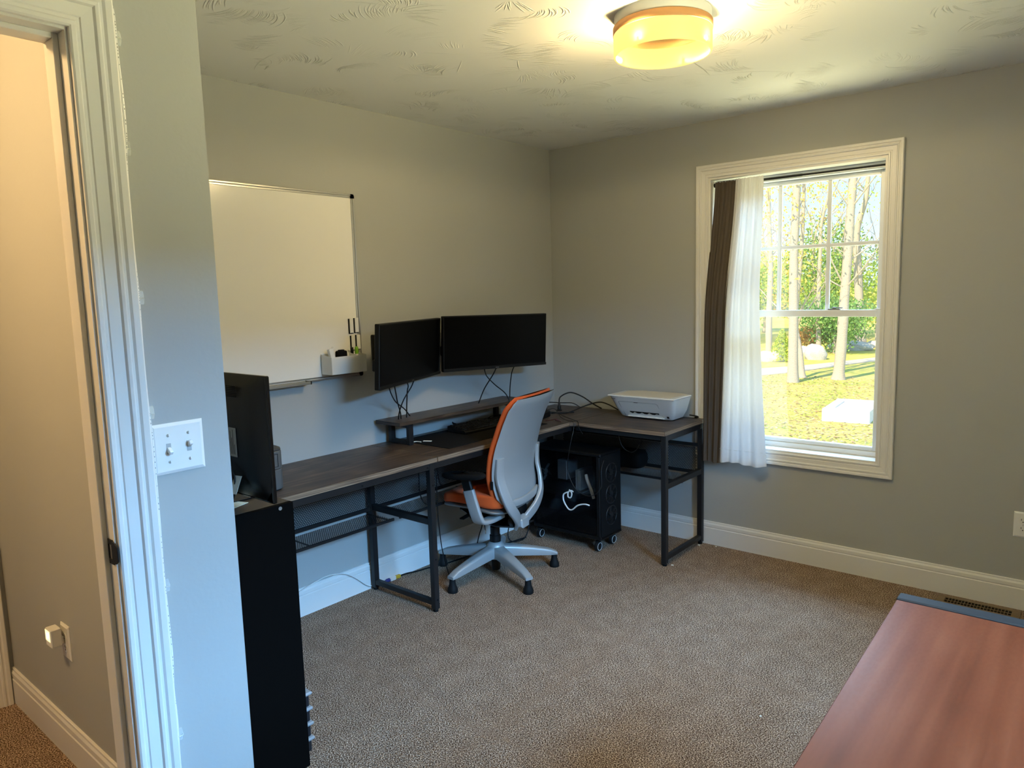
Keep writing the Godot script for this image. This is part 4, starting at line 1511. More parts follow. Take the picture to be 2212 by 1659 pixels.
	b.xf = Transform3D(Basis(Vector3.UP, 0.5), Vector3(0.205, D + 0.0055, 1.385))
	b.cbox(Vector3.ZERO, Vector3(0.046, 0.003, 0.016), 0.001)
	part(t, "tag", b, M.paper)
	b = MB.new()
	b.tube(smooth([Vector3(0.195, D + 0.0055, 1.42), Vector3(0.165, D + 0.0055, 1.425), Vector3(0.155, D + 0.0055, 1.45), Vector3(0.125, D + 0.0055, 1.455)]), 0.0025, 6)
	part(t, "lead", b, M.paper)
	# dock and brick behind the chair
	t = thing("power_strip", "black power strip on the desk behind the chair back", "power strip", Vector3(0.30, D, 0.52))
	b = MB.new()
	b.xf = Transform3D(Basis(Vector3.UP, 0.25), Vector3(0.285, D, 0.535))
	b.box(Vector3(-0.03, 0, -0.11), Vector3(0.03, 0.040, 0.11), 0.006)
	part(t, "body", b, M.black)
	for k in 3:
		b = MB.new()
		b.xf = Transform3D(Basis(Vector3.UP, 0.25), Vector3(0.285, D + 0.040, 0.535))
		b.box(Vector3(-0.016, 0, -0.092 + k * 0.066), Vector3(0.016, 0.030, -0.060 + k * 0.066), 0.005)
		part(t, "plug", b, M.rubber)
	t = thing("wall_adapter", "black barrel plug standing on the desk in the corner", "plug", Vector3(0.20, D, 0.215))
	b = MB.new()
	b.lathe([Vector2(0, 0), Vector2(0.018, 0), Vector2(0.018, 0.006), Vector2(0.012, 0.010), Vector2(0.012, 0.028), Vector2(0.008, 0.034), Vector2(0.006, 0.055), Vector2(0.004, 0.058), Vector2(0, 0.058)], Transform3D(), 16)
	lpart(t, "body", b, M.black)
	cable("corner_cable", [Vector3(0.20, D + 0.055, 0.215), Vector3(0.205, D + 0.090, 0.205), Vector3(0.25, D + 0.115, 0.16), Vector3(0.30, D + 0.085, 0.10), Vector3(0.36, D + 0.035, 0.06), Vector3(0.40, D + 0.004, 0.025)], 0.0042, M.black, "thick black cable arching up from the corner plug", "cables on the desk corner")
	cable("corner_cable", [Vector3(0.22, D + 0.020, 0.38), Vector3(0.27, D + 0.010, 0.33), Vector3(0.31, D + 0.005, 0.27), Vector3(0.36, D + 0.035, 0.17), Vector3(0.42, D + 0.055, 0.09), Vector3(0.47, D + 0.040, 0.055), Vector3(0.53, D + 0.005, 0.030)], 0.0042, M.black, "thick black cable humped along the desk towards the printer", "cables on the desk corner")
	cable("corner_cable", [Vector3(0.13, D + 0.055, 0.36), Vector3(0.16, D + 0.060, 0.28), Vector3(0.21, D + 0.050, 0.20), Vector3(0.26, D + 0.045, 0.15), Vector3(0.30, D + 0.016, 0.12)], 0.0035, M.black, "black cable passing over the corner plug", "cables on the desk corner")
	cable("corner_cable", [Vector3(0.30, D + 0.05, 0.47), Vector3(0.34, D + 0.055, 0.45), Vector3(0.40, D + 0.012, 0.47), Vector3(0.47, D + 0.004, 0.50), Vector3(0.517, D + 0.002, 0.512), Vector3(0.528, D - 0.04, 0.522), Vector3(0.520, 0.62, 0.55), Vector3(0.50, 0.48, 0.55), Vector3(0.56, 0.375, 0.56), Vector3(0.66, 0.345, 0.56), Vector3(0.73, 0.40, 0.55), Vector3(0.725, 0.50, 0.535), Vector3(0.72, 0.55, 0.50)], 0.0022, M.steel, "thin cable drooping in front of the computer tower", "cables on the desk corner")
	cable("corner_cable", [Vector3(0.31, D + 0.030, 0.42), Vector3(0.38, D + 0.004, 0.40), Vector3(0.48, D + 0.004, 0.46), Vector3(0.545, D + 0.003, 0.503), Vector3(0.560, D - 0.03, 0.512), Vector3(0.575, 0.690, 0.50)], 0.0022, M.black, "thin black cable running over the inner desk corner", "cables on the desk corner")
	cable("corner_cable", [Vector3(0.16, D + 0.010, 0.42), Vector3(0.22, D + 0.004, 0.36), Vector3(0.27, D + 0.006, 0.30), Vector3(0.33, D + 0.004, 0.235)], 0.0032, M.black, "black cable lying flat beside the corner plug", "cables on the desk corner")
	t = thing("cable_tie_loop", "reddish twist-tied cable knot near the inner desk corner", "cable", Vector3(0.42, D, 0.55))
	b = MB.new()
	b.tube(smooth([Vector3(0.36, D + 0.003, 0.57), Vector3(0.40, D + 0.010, 0.560), Vector3(0.425, D + 0.016, 0.550), Vector3(0.435, D + 0.005, 0.535), Vector3(0.418, D + 0.007, 0.545), Vector3(0.430, D + 0.013, 0.562), Vector3(0.46, D + 0.004, 0.55)]), 0.003, 6)
	part(t, "knot", b, mat(c8(70, 34, 30), 0.6))
	build_printer()
	# silver box with a dark lid behind the television
	t = thing("silver_box", "small silver box with dark lid on the desk behind the screen", "box", Vector3(0.31, D, 2.44))
	var ring := func(y: float, g: float) -> Array:
		var pts := []
		for k in 32:
			var a := TAU * k / 32.0
			pts.append(Vector3(0.310 + signf(cos(a)) * pow(absf(cos(a)), 0.35) * (0.095 + g), y, 2.445 + signf(sin(a)) * pow(absf(sin(a)), 0.35) * (0.095 + g)))
		return pts
	var wall := func(called: String, ys: Array, gs: Array, m: Material) -> void:
		var q := MB.new()
		var rows := []
		for i in ys.size():
			rows.append(ring.call(ys[i], gs[i]))
		q.grid(rows, true, false, true)
		var top: Array = rows[rows.size() - 1]
		for k in range(1, 31):
			q.tri(top[0], top[k + 1], top[k])
		part(t, called, q, m)
	wall.call("base_rim", [D, D + 0.004], [-0.006, -0.005], M.rubber)
	wall.call("lower_body", [D + 0.004, D + 0.008, D + 0.084, D + 0.086], [-0.004, 0.0, 0.0, -0.002], M.brushed)
	wall.call("seam", [D + 0.086, D + 0.088], [-0.003, -0.003], M.black)
	wall.call("upper_body", [D + 0.088, D + 0.090, D + 0.158, D + 0.160], [-0.002, 0.0, 0.0, -0.002], M.brushed)
	wall.call("lid", [D + 0.160, D + 0.164, D + 0.172, D + 0.176], [-0.003, -0.001, -0.003, -0.012], mat(c8(60, 58, 56), 0.4))
	for e in [[0.098, 0.150, 2.360, 2.3612], [0.098, 0.150, 2.470, 2.4712], [0.098, 0.0992, 2.3612, 2.470], [0.1488, 0.150, 2.3612, 2.470]]:
		part(t, "panel_groove", B(Vector3(0.4045, D + e[0], e[2] + 0.022), Vector3(0.4056, D + e[1], e[3] + 0.022)), M.black)
	part(t, "sticker", B(Vector3(0.4047, D + 0.020, 2.405), Vector3(0.4056, D + 0.068, 2.452)), M.blue, "dark blue sticker")
	part(t, "sticker_mark", B(Vector3(0.4056, D + 0.056, 2.412), Vector3(0.4058, D + 0.059, 2.424)), M.paper)


func build_printer() -> void:
	var D := DESK_Y
	var t := thing("printer", "white compact inkjet printer on the end of the desk", "printer", Vector3(0.83, D, 0.15))
	# cross sections from the foot to the lid: x0, x1, z0, z1
	var sec := [[D + 0.003, 0.665, 0.985, 0.060, 0.190], [D + 0.008, 0.650, 0.998, 0.050, 0.200], [D + 0.050, 0.632, 1.020, 0.038, 0.228], [D + 0.120, 0.612, 1.040, 0.030, 0.268], [D + 0.132, 0.608, 1.044, 0.028, 0.277]]
	var rows := []
	for s in sec:
		var ring := []
		for k in 48:
			var a := TAU * k / 48.0
			var cx := signf(cos(a)) * pow(absf(cos(a)), 0.22)
			var cz := signf(sin(a)) * pow(absf(sin(a)), 0.22)
			ring.append(Vector3(lerpf(s[1], s[2], cx * 0.5 + 0.5), s[0], lerpf(s[3], s[4], cz * 0.5 + 0.5)))
		rows.append(ring)
	var b := MB.new()
	b.grid(rows, true, false, true)
	for k in range(1, 47):
		b.tri(rows[4][0], rows[4][k + 1], rows[4][k])
		b.tri(rows[0][0], rows[0][k], rows[0][k + 1])
	part(t, "body", b, M.white_gloss)
	# scanner lid: a shallow tray with cut rear corners and a sunken matte panel
	b = MB.new()
	b.xf = Transform3D(Basis(Vector3.RIGHT, Vector3.FORWARD, Vector3.UP), Vector3(0, D + 0.1325, 0))
	b.prism(PackedVector2Array([Vector2(0.608, -0.277), Vector2(1.044, -0.277), Vector2(1.046, -0.060), Vector2(0.985, -0.024), Vector2(0.700, -0.024), Vector2(0.606, -0.075)]), 0.0, 0.009, 0.003)
	part(t, "scanner_lid", b, M.white_gloss)
	b = MB.new()
	b.xf = Transform3D(Basis(Vector3.RIGHT, Vector3.FORWARD, Vector3.UP), Vector3(0, D + 0.1415, 0))
	b.prism(PackedVector2Array([Vector2(0.650, -0.262), Vector2(1.020, -0.262), Vector2(1.024, -0.072), Vector2(0.976, -0.040), Vector2(0.708, -0.040), Vector2(0.640, -0.088)]), 0.0, 0.002, 0.001)
	part(t, "lid_panel", b, mat(c8(206, 198, 184), 0.6))
	# the front leans out; place details on it
	var front := func(x: float, y: float, out := 0.0) -> Vector3:
		var z := 0.0
		for i in 4:
			if y <= sec[i + 1][0] - D or i == 3:
				var f: float = clampf((y - (sec[i][0] - D)) / (sec[i + 1][0] - sec[i][0]), 0, 1)
				z = lerpf(sec[i][4], sec[i + 1][4], f)
				break
		return Vector3(x, D + y, z + out)
	# access door: an outline groove
	var groove := MB.new()
	var loop := [front.call(0.690, 0.012), front.call(0.670, 0.100), front.call(0.680, 0.104), front.call(0.920, 0.104), front.call(0.930, 0.098), front.call(0.945, 0.012)]
	for i in loop.size() - 1:
		groove.bar(loop[i], loop[i + 1], 0.0014, 0.0014)
	part(t, "door_groove", groove, M.silver_dark)
	b = MB.new()
	b.bar(front.call(0.775, 0.103), front.call(0.802, 0.103), 0.002, 0.004, 0.0005)
	part(t, "door_notch", b, M.steel)
	b = MB.new()
	b.bar(front.call(0.625, 0.118), front.call(0.655, 0.118), 0.0006, 0.003)
	part(t, "model_print", b, M.silver_dark)
	# paper slot with dark rollers above the folded tray
	b = MB.new()
	b.quad(front.call(0.715, 0.012, 0.0012), front.call(0.940, 0.012, 0.0012), front.call(0.930, 0.046, 0.0012), front.call(0.712, 0.046, 0.0012))
	part(t, "paper_slot", b, M.white_plastic)
	b = MB.new()
	var top := []
	var low := []
	for k in 13:
		var x := 0.730 + k * 0.0162
		top.append(front.call(x, 0.0445, 0.0024))
		low.append(front.call(x, 0.0445 - [0.006, 0.014, 0.004, 0.013, 0.012, 0.005, 0.013, 0.013, 0.004, 0.012, 0.013, 0.006, 0.010][k], 0.0024))
	for k in 12:
		b.quad(low[k], low[k + 1], top[k + 1], top[k])
	part(t, "rollers", b, M.black)
	b = MB.new()
	b.bar(front.call(0.710, 0.012, 0.005), front.call(0.948, 0.012, 0.005), 0.016, 0.005, 0.001)
	part(t, "output_tray", b, M.white_gloss)
	b = MB.new()
	b.quad(front.call(0.968, 0.016, 0.0012), front.call(0.982, 0.016, 0.0012), front.call(0.982, 0.028, 0.0012), front.call(0.968, 0.028, 0.0012))
	part(t, "badge", b, M.black)
	cable("printer_cable", [Vector3(1.03, D + 0.020, 0.052), Vector3(1.07, D + 0.016, 0.046), Vector3(1.075, D + 0.008, 0.030), Vector3(1.05, D + 0.004, 0.024)], 0.004, M.black, "short black cable behind the printer's right corner")


# ---------------------------------------------------------------- computer tower
func build_tower() -> void:
	var x0 := 0.215
	var x1 := 0.712
	var z0 := 0.300
	var z1 := 0.526
	var y0 := 0.075
	var y1 := 0.588
	var t := thing("computer_tower", "black computer tower with glass side standing under the desk", "computer", Vector3(0.46, 0.066, 0.41))
	part(t, "bottom_panel", B(Vector3(x0, y0, z0), Vector3(x1, y0 + 0.02, z1), 0.004), M.black)
	part(t, "top_panel", B(Vector3(x0, y1 - 0.02, z0), Vector3(x1, y1, z1), 0.006), M.black)
	part(t, "rear_panel", B(Vector3(x0, y0 + 0.02, z0), Vector3(x0 + 0.01, y1 - 0.02, z1)), M.black)
	part(t, "far_side_panel", B(Vector3(x0 + 0.01, y0 + 0.02, z0), Vector3(x1 - 0.03, y1 - 0.02, z0 + 0.006)), M.black)
	part(t, "front_frame", B(Vector3(x1 - 0.030, y0 + 0.02, z0), Vector3(x1 - 0.006, y1 - 0.02, z1), 0.003), M.black)
	part(t, "front_mesh", B(Vector3(x1 - 0.006, y0 + 0.01, z0 + 0.006), Vector3(x1, y1 - 0.01, z1 - 0.006), 0.002), M.black_matte)
	for k in 3:
		var b := MB.new()
		var c := Vector3(x1 + 0.0004, 0.205 + k * 0.128, 0.413)
		var ring := []
		for i in 36:
			ring.append(c + Vector3(0, sin(TAU * i / 36.0), cos(TAU * i / 36.0)) * 0.056)
		b.tube(ring, 0.0035, 6, true)
		b.cyl(c - Vector3(0.001, 0, 0), c + Vector3(0.002, 0, 0), 0.020, 20)
		for i in 7:
			var a := TAU * i / 7.0
			b.bar(c + Vector3(0.001, sin(a) * 0.018, cos(a) * 0.018), c + Vector3(0.001, sin(a + 0.5) * 0.054, cos(a + 0.5) * 0.054), 0.018, 0.0016)
		part(t, "fan", b, M.steel)
	# inside: board, cooler fan, memory sticks, graphics card, power supply shroud
	part(t, "mainboard", B(Vector3(0.25, 0.24, z0 + 0.02), Vector3(0.52, 0.55, z0 + 0.024)), M.steel)
	for k in 4:
		part(t, "memory_stick", B(Vector3(0.492 + k * 0.0095, 0.332, z0 + 0.024), Vector3(0.497 + k * 0.0095, 0.455, z0 + 0.160), 0.001), M.alu)
	part(t, "graphics_card", B(Vector3(0.235, 0.296, z0 + 0.03), Vector3(0.55, 0.330, z1 - 0.02), 0.004), M.black)
	part(t, "shroud", B(Vector3(x0 + 0.01, y0 + 0.02, z0 + 0.01), Vector3(x1 - 0.032, 0.205, z1 - 0.012), 0.003), M.black)
	var cool := MB.new()
	cool.cbox(Vector3(0.385, 0.44, z0 + 0.09), Vector3(0.07, 0.12, 0.12), 0.004)
	part(t, "cpu_cooler", cool, M.silver_dark)
	for k in 2:
		var fan := MB.new()
		fan.cyl(Vector3(x0 + 0.012, 0.40, 0.41), Vector3(x0 + 0.016 + k * 0.002, 0.40, 0.41), 0.02, 16)
		for i in 4:
			var a := TAU * i / 4.0 + k * 0.8
			fan.bar(Vector3(x0 + 0.016, 0.40 + sin(a) * 0.02, 0.41 + cos(a) * 0.02), Vector3(x0 + 0.018, 0.40 + sin(a + 0.6) * 0.055, 0.41 + cos(a + 0.6) * 0.055), 0.02, 0.002)
		if k == 0:
			part(t, "exhaust_fan", fan, M.silver_dark)
	part(t, "glass_side", B(Vector3(x0 + 0.004, y0 + 0.03, z1 - 0.005), Vector3(x1 - 0.034, y1 - 0.025, z1)), M.smoke, "smoked glass side")
	var ribbon := MB.new()
	ribbon.tube(smooth([Vector3(0.555, 0.430, 0.44), Vector3(0.570, 0.400, 0.45), Vector3(0.590, 0.340, 0.44), Vector3(0.600, 0.290, 0.43)]), 0.010, 8)
	part(t, "white_ribbon_cable", ribbon, M.white_plastic, "white ribbon cable")
	# twin-wheel casters with white rings
	for p in [Vector3(0.672, 0, 0.496), Vector3(0.672, 0, 0.340), Vector3(0.245, 0, 0.496), Vector3(0.245, 0, 0.340)]:
		var c := MB.new()
		c.cyl(Vector3(p.x - 0.011, 0.030, p.z), Vector3(p.x + 0.011, 0.030, p.z), 0.030, 24, 0.003)
		c.box(Vector3(p.x - 0.014, 0.040, p.z - 0.018), Vector3(p.x + 0.012, 0.068, p.z + 0.018), 0.006)
		c.cyl(Vector3(p.x, 0.060, p.z), Vector3(p.x, 0.077, p.z), 0.008, 12)
		var cw := part(t, "caster", c, M.rubber)
		var ring := []
		for i in 28:
			ring.append(Vector3(p.x + 0.0115, 0.030 + sin(TAU * i / 28.0) * 0.0225, p.z + cos(TAU * i / 28.0) * 0.0225))
		c = MB.new()
		c.tube(ring, 0.0016, 6, true)
		lpart(cw, "wheel_ring", c, M.white_plastic, "white wheel ring")
	# the white usb cable tied in a knot in front of the glass
	cable("white_cable", [Vector3(0.500, 0.352, 0.537), Vector3(0.525, 0.336, 0.548), Vector3(0.520, 0.312, 0.552), Vector3(0.498, 0.312, 0.548), Vector3(0.496, 0.338, 0.543), Vector3(0.515, 0.350, 0.540), Vector3(0.528, 0.343, 0.536)], 0.0042, M.white_plastic, "tight white cable knot on the front of the tower")
	cable("white_cable", [Vector3(0.496, 0.340, 0.545), Vector3(0.466, 0.322, 0.548), Vector3(0.468, 0.285, 0.552), Vector3(0.500, 0.245, 0.556), Vector3(0.530, 0.240, 0.556), Vector3(0.570, 0.272, 0.552), Vector3(0.615, 0.285, 0.545), Vector3(0.640, 0.278, 0.532)], 0.0046, M.white_plastic, "white cable hanging in a curve across the tower")
	# dark pouch on the mesh shelf behind the tower
	var b := MB.new()
	var rows := []
	for r in 9:
		var f := -1.0 + 2.0 * r / 8.0
		var s := pow(maxf(0.0, 1.0 - f * f), 0.22)
		var ring := []
		for k in 24:
			var a := TAU * k / 24.0
			ring.append(Vector3(0.690 + signf(cos(a)) * pow(absf(cos(a)), 0.45) * 0.090 * s, 0.492 + f * 0.066, 0.135 + signf(sin(a)) * pow(absf(sin(a)), 0.6) * 0.070 * s))
		rows.append(ring)
	b.grid(rows, true, false, true)
	solo("soft_case", b, M.black_matte, "rounded black case on the mesh shelf beside the tower", "case")


# ---------------------------------------------------------------- black cabinet, television, boxes
func build_cabinet() -> void:
	var x1 := 1.0
	var x0 := 0.12
	var z0 := 2.705
	var z1 := 3.066
	var h := 0.888
	var t := thing("bookcase", "low black bookcase beside the door wall, carrying the television", "bookcase", Vector3(0.56, 0, 2.88))
	part(t, "side_panel", B(Vector3(x1 - 0.018, 0, z0), Vector3(x1, h, z1), 0.001), M.laminate)
	part(t, "side_panel", B(Vector3(x0, 0, z0), Vector3(x0 + 0.018, h, z1), 0.001), M.laminate)
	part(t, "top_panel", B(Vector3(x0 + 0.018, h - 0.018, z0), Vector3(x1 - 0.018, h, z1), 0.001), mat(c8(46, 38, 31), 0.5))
	part(t, "back_panel", B(Vector3(x0 + 0.018, 0.02, z1 - 0.006), Vector3(x1 - 0.018, h - 0.018, z1)), M.laminate)
	for y in [0.004, 0.44]:
		part(t, "shelf", B(Vector3(x0 + 0.018, y, z0 + 0.004), Vector3(x1 - 0.018, y + 0.018, z1 - 0.006)), M.laminate)
	part(t, "divider", B(Vector3(0.55, 0.022, z0 + 0.004), Vector3(0.568, h - 0.018, z1 - 0.006)), M.laminate)
	var s := MB.new()
	s.cyl(Vector3(x1, h - 0.011, z0 + 0.046), Vector3(x1 + 0.0012, h - 0.011, z0 + 0.046), 0.0058, 16)
	part(t, "connector_cap", s, M.alu, "small shiny screw cap")
	# stacked storage boxes poking out of the bottom compartment
	var order := ["topmost", "second from top", "third from top", "bottom"]
	for k in 4:
		var yb := 0.022 + (3 - k) * 0.0525
		var bt := thing("storage_box", "dark storage box with clear lid, %s of the stack" % order[k], "box", Vector3(0.85, yb, 2.80), 0.0, "stacked storage boxes in the bookcase")
		part(bt, "tub", B(Vector3(0.735, yb, 2.672), Vector3(0.968, yb + 0.040, 2.94), 0.004), mat(c8(26, 27, 32), 0.4))
		part(bt, "lid", B(Vector3(0.728, yb + 0.0405, 2.664), Vector3(0.976, yb + 0.0520, 2.948), 0.004), mat(c8(150, 154, 158), 0.3), "pale translucent lid")
	# flat television turned away from the camera, seen from behind
	t = thing("television", "black flat television seen from behind on the black bookcase", "television", Vector3(0.72, h, 2.84))
	var tx0 := 0.385
	var tx1 := 1.095
	var ty0 := 0.930
	var ty1 := 1.297
	part(t, "screen_frame", B(Vector3(tx0, ty0 - 0.006, 2.815), Vector3(tx1, ty1 + 0.002, 2.828), 0.003), M.black_gloss)
	# rear shell: bulges towards the middle, rolled over at the edges
	var rows := []
	for r in 13:
		var v := -1.0 + 2.0 * r / 12.0
		var line := []
		for k in 25:
			var u := -1.0 + 2.0 * k / 24.0
			var e := minf(1.0, 6.0 * (1.0 - maxf(absf(u), 0.0)))
			var g := minf(1.0, 8.0 * (1.0 - absf(v)))
			var d := 0.004 + 0.014 * sqrt(clampf(e, 0, 1) * clampf(g, 0, 1)) + 0.024 * pow(cos(u * PI / 2), 0.6) * pow(cos(v * PI / 2), 0.5)
			line.append(Vector3(lerpf(tx0 + 0.004, tx1 - 0.006, u * 0.5 + 0.5), lerpf(ty0, ty1, v * 0.5 + 0.5), 2.828 + d - 0.004))
		rows.append(line)
	var b := MB.new()
	b.grid(rows)
	part(t, "rear_shell", b, mat(c8(12, 12, 13), 0.3))
	for k in 7:
		part(t, "vent_slot", B(Vector3(0.93, 1.235 + k * 0.005, 2.8585), Vector3(0.985, 1.2375 + k * 0.005, 2.860)), M.black_matte)
	part(t, "rating_label", B(Vector3(0.930, 1.055, 2.8600), Vector3(0.968, 1.142, 2.8610)), mat(c8(150, 156, 156), 0.6), "pale rating label")
	for k in 4:
		part(t, "label_print", B(Vector3(0.936 + k * 0.007, 1.062, 2.8610), Vector3(0.9385 + k * 0.007, 1.062 + [0.07, 0.05, 0.074, 0.03][k], 2.8612)), M.steel)
	b = MB.new()
	b.box(Vector3(0.60, h + 0.001, 2.74), Vector3(0.86, h + 0.008, 2.95), 0.003)
	b.box(Vector3(0.70, h + 0.008, 2.832), Vector3(0.76, ty0 + 0.10, 2.872), 0.004)
	part(t, "stand", b, M.black)
	# papers on the cabinet top
	b = MB.new()
	b.xf = Transform3D(Basis(Vector3.UP, 0.35), Vector3(0.86, h + 0.0012, 2.92))
	b.cbox(Vector3.ZERO, Vector3(0.15, 0.0014, 0.21))
	solo("paper_sheet", b, mat(c8(196, 206, 196), 0.8), "pale sheet of paper lying on the black bookcase top", "paper")
	b = MB.new()
	b.xf = Transform3D(Basis(Vector3.UP, 0.2) * Basis(Vector3.RIGHT, 1.1), Vector3(0.972, 0.975, 2.875))
	b.cbox(Vector3.ZERO, Vector3(0.030, 0.001, 0.055))
	# tag hanging on a cable behind the television
	t = thing("cable_tag", "small pale tag on a black cable behind the television", "tag", Vector3(0.972, 0.95, 2.875))
	part(t, "tag", b, mat(c8(170, 176, 170), 0.8))
	b = MB.new()
	b.tube(smooth([Vector3(0.93, 1.03, 2.868), Vector3(0.965, 0.99, 2.872), Vector3(0.960, 0.93, 2.880), Vector3(0.92, h + 0.006, 2.90)]), 0.003, 6)
	part(t, "lead", b, M.black)


# ---------------------------------------------------------------- table at the right
func build_table() -> void:
	var t := thing("wooden_table", "reddish-brown wooden table by the right wall, near the camera", "table", Vector3(2.98, 0, 2.75))
	var h := 0.745
	b_table_top(t, h)
	for p in [Vector2(2.62, 2.12), Vector2(3.35, 2.12), Vector2(2.64, 3.42), Vector2(3.35, 3.42)]:
		part(t, "leg", B(Vector3(p.x - 0.025, 0, p.y - 0.025), Vector3(p.x + 0.025, h - 0.026, p.y + 0.025), 0.003), M.steel)
	for r in [[Vector3(2.645, h - 0.10, 2.105), Vector3(3.325, h - 0.026, 2.130)], [Vector3(2.665, h - 0.10, 3.41), Vector3(3.325, h - 0.026, 3.43)]]:
		part(t, "apron", B(r[0], r[1], 0.002), M.steel)

func b_table_top(t: Node3D, h: float) -> void:
	var b := MB.new()
	b.xf = Transform3D(Basis(Vector3.RIGHT, Vector3.FORWARD, Vector3.UP), Vector3(0, h - 0.026, 0))
	b.prism(PackedVector2Array([Vector2(2.567, -2.052), Vector2(3.405, -2.052), Vector2(3.405, -3.50), Vector2(2.602, -3.50)]), 0.0, 0.026, 0.0015)
	for i in b.u.size():
		b.u[i] = Vector2(b.v[i].z, b.v[i].x if absf(b.n[i].y) > 0.5 else b.v[i].y)
	part(t, "table_top", b, M.cherry)
	b = MB.new()
	b.box(Vector3(2.565, h - 0.030, 2.008), Vector3(3.405, h + 0.003, 2.049), 0.003)
	part(t, "edge_rail", b, M.steel_grey, "blue-grey metal edge rail")


# ---------------------------------------------------------------- curtains
func curtain(top_l: float, top_r: float, bot_l: float, bot_r: float, y_top: float, y_bot: float, z_top: float, z_bot: float, folds: int, sd: int, drift: float) -> MB:
	var r := RandomNumberGenerator.new()
	r.seed = sd
	# folds of unequal width: their borders along the panel, each with its own depth
	var cut := [0.0]
	var deep := []
	for k in folds:
		cut.append(cut[k] + r.randf_range(0.6, 1.4))
		deep.append(r.randf_range(0.6, 1.0))
	for k in folds + 1:
		cut[k] /= cut[folds] if k < folds else 1.0
	cut[folds] = 1.0
	var nk := folds * 14
	var front := []
	var back := []
	for i in 41:
		var f := i / 40.0
		var y := lerpf(y_top, y_bot, f)
		var lf := []
		var lb := []
		# the cloth leaves the reveal and hangs in front of the casing lower down
		var zc := lerpf(z_top, z_bot, smoothstep(0.0, 0.5, f))
		var x0 := lerpf(top_l, bot_l, pow(f, 0.9))
		var x1 := lerpf(top_r, bot_r, pow(f, 1.8))
		var rod := exp(-pow((f - 0.010) / 0.010, 2.0))
		for k in nk + 1:
			var u := float(k) / nk
			var id := 0
			while id < folds - 1 and u > cut[id + 1]:
				id += 1
			var q: float = (u - cut[id]) / maxf(cut[id + 1] - cut[id], 0.001)
			var wob: float = (0.5 - 0.5 * cos(TAU * q)) * deep[id] * lerpf(0.016, 0.026, f)
			wob += sin(TAU * u * 2.0 + f * 2.0 + sd) * 0.004
			var ruffle := (sin(u * 75.0) + 0.6 * sin(u * 131.0 + sd)) * 0.0032 * (1.0 - smoothstep(0.02, 0.22, f))
			var x := lerpf(x0, x1, u) + drift * sin(f * PI) * 0.01
			var yy := y - 0.005 * sin(u * folds * 2.1 + sd) * f + sin(u * 60.0) * 0.002 * (1.0 - smoothstep(0.0, 0.04, f))
			var zz := zc + (wob - 0.008 + ruffle) * (1.0 - 0.7 * rod)
			lf.append(Vector3(x, yy, zz + 0.0008))
			lb.append(Vector3(x, yy, zz - 0.0008))
		front.append(lf)
		back.append(lb)
	var b := MB.new()
	b.grid(front, false, false, true)
	b.grid(back)
	for i in 40:
		for k in [0, nk]:
			if k == 0:
				b.quad(back[i][k], back[i + 1][k], front[i + 1][k], front[i][k])
			else:
				b.quad(front[i][k], front[i + 1][k], back[i + 1][k], back[i][k])
	return b

func build_curtains() -> void:
	var t := thing("dark_curtain", "dark brown curtain bunched at the window's left side", "curtain", Vector3(1.15, 0.52, 0.06))
	part(t, "panel", curtain(1.142, 1.300, 1.116, 1.245, 2.104, 0.514, -0.030, 0.058, 4, 3, -1.0), M.drape)
	t = thing("sheer_curtain", "white sheer curtain hanging beside the dark one", "curtain", Vector3(1.35, 0.53, 0.06))
	part(t, "panel", curtain(1.270, 1.424, 1.214, 1.496, 2.108, 0.526, -0.016, 0.072, 4, 8, 0.3), M.sheer)
	var hem := MB.new()
	hem.tube([Vector3(1.230, 0.603, 0.078), Vector3(1.30, 0.604, 0.082), Vector3(1.40, 0.605, 0.082), Vector3(1.480, 0.606, 0.078)], 0.0008, 5)
	part(t, "hem_stitch", hem, M.white_plastic)


# ---------------------------------------------------------------- switches, outlets, loose cables
func plate(t: Node3D, x: Transform3D, w: float, h: float, d := 0.006) -> void:
	var b := MB.new()
	b.xf = x
	var a := [Vector3(-w / 2, -h / 2, 0), Vector3(w / 2, -h / 2, 0), Vector3(w / 2, h / 2, 0), Vector3(-w / 2, h / 2, 0)]
	var s := 0.007
	var c := [Vector3(-w / 2 + s, -h / 2 + s, d), Vector3(w / 2 - s, -h / 2 + s, d), Vector3(w / 2 - s, h / 2 - s, d), Vector3(-w / 2 + s, h / 2 - s, d)]
	var m := []
	for k in 4:
		m.append(a[k] + Vector3(0, 0, d * 0.45))
	b.quad(c[0], c[1], c[2], c[3])
	for k in 4:
		var k1 := (k + 1) % 4
		b.quad(a[k], a[k1], m[k1], m[k])
		b.quad(m[k], m[k1], c[k1], c[k])
	b.quad(a[3], a[2], a[1], a[0])
	lpart(t, "wall_plate", b, M.white_gloss)

func screw(t: Node3D, x: Transform3D, p: Vector3) -> void:
	var b := MB.new()
	b.xf = x
	b.ball(p, Vector3(0.0036, 0.0036, 0.0018), 10)
	var sc := lpart(t, "screw", b, M.white_plastic)
	b = MB.new()
	b.xf = x
	b.box(p + Vector3(-0.0005, -0.0032, 0.0014), p + Vector3(0.0005, 0.0032, 0.0021))
	lpart(sc, "slot", b, M.silver_dark)

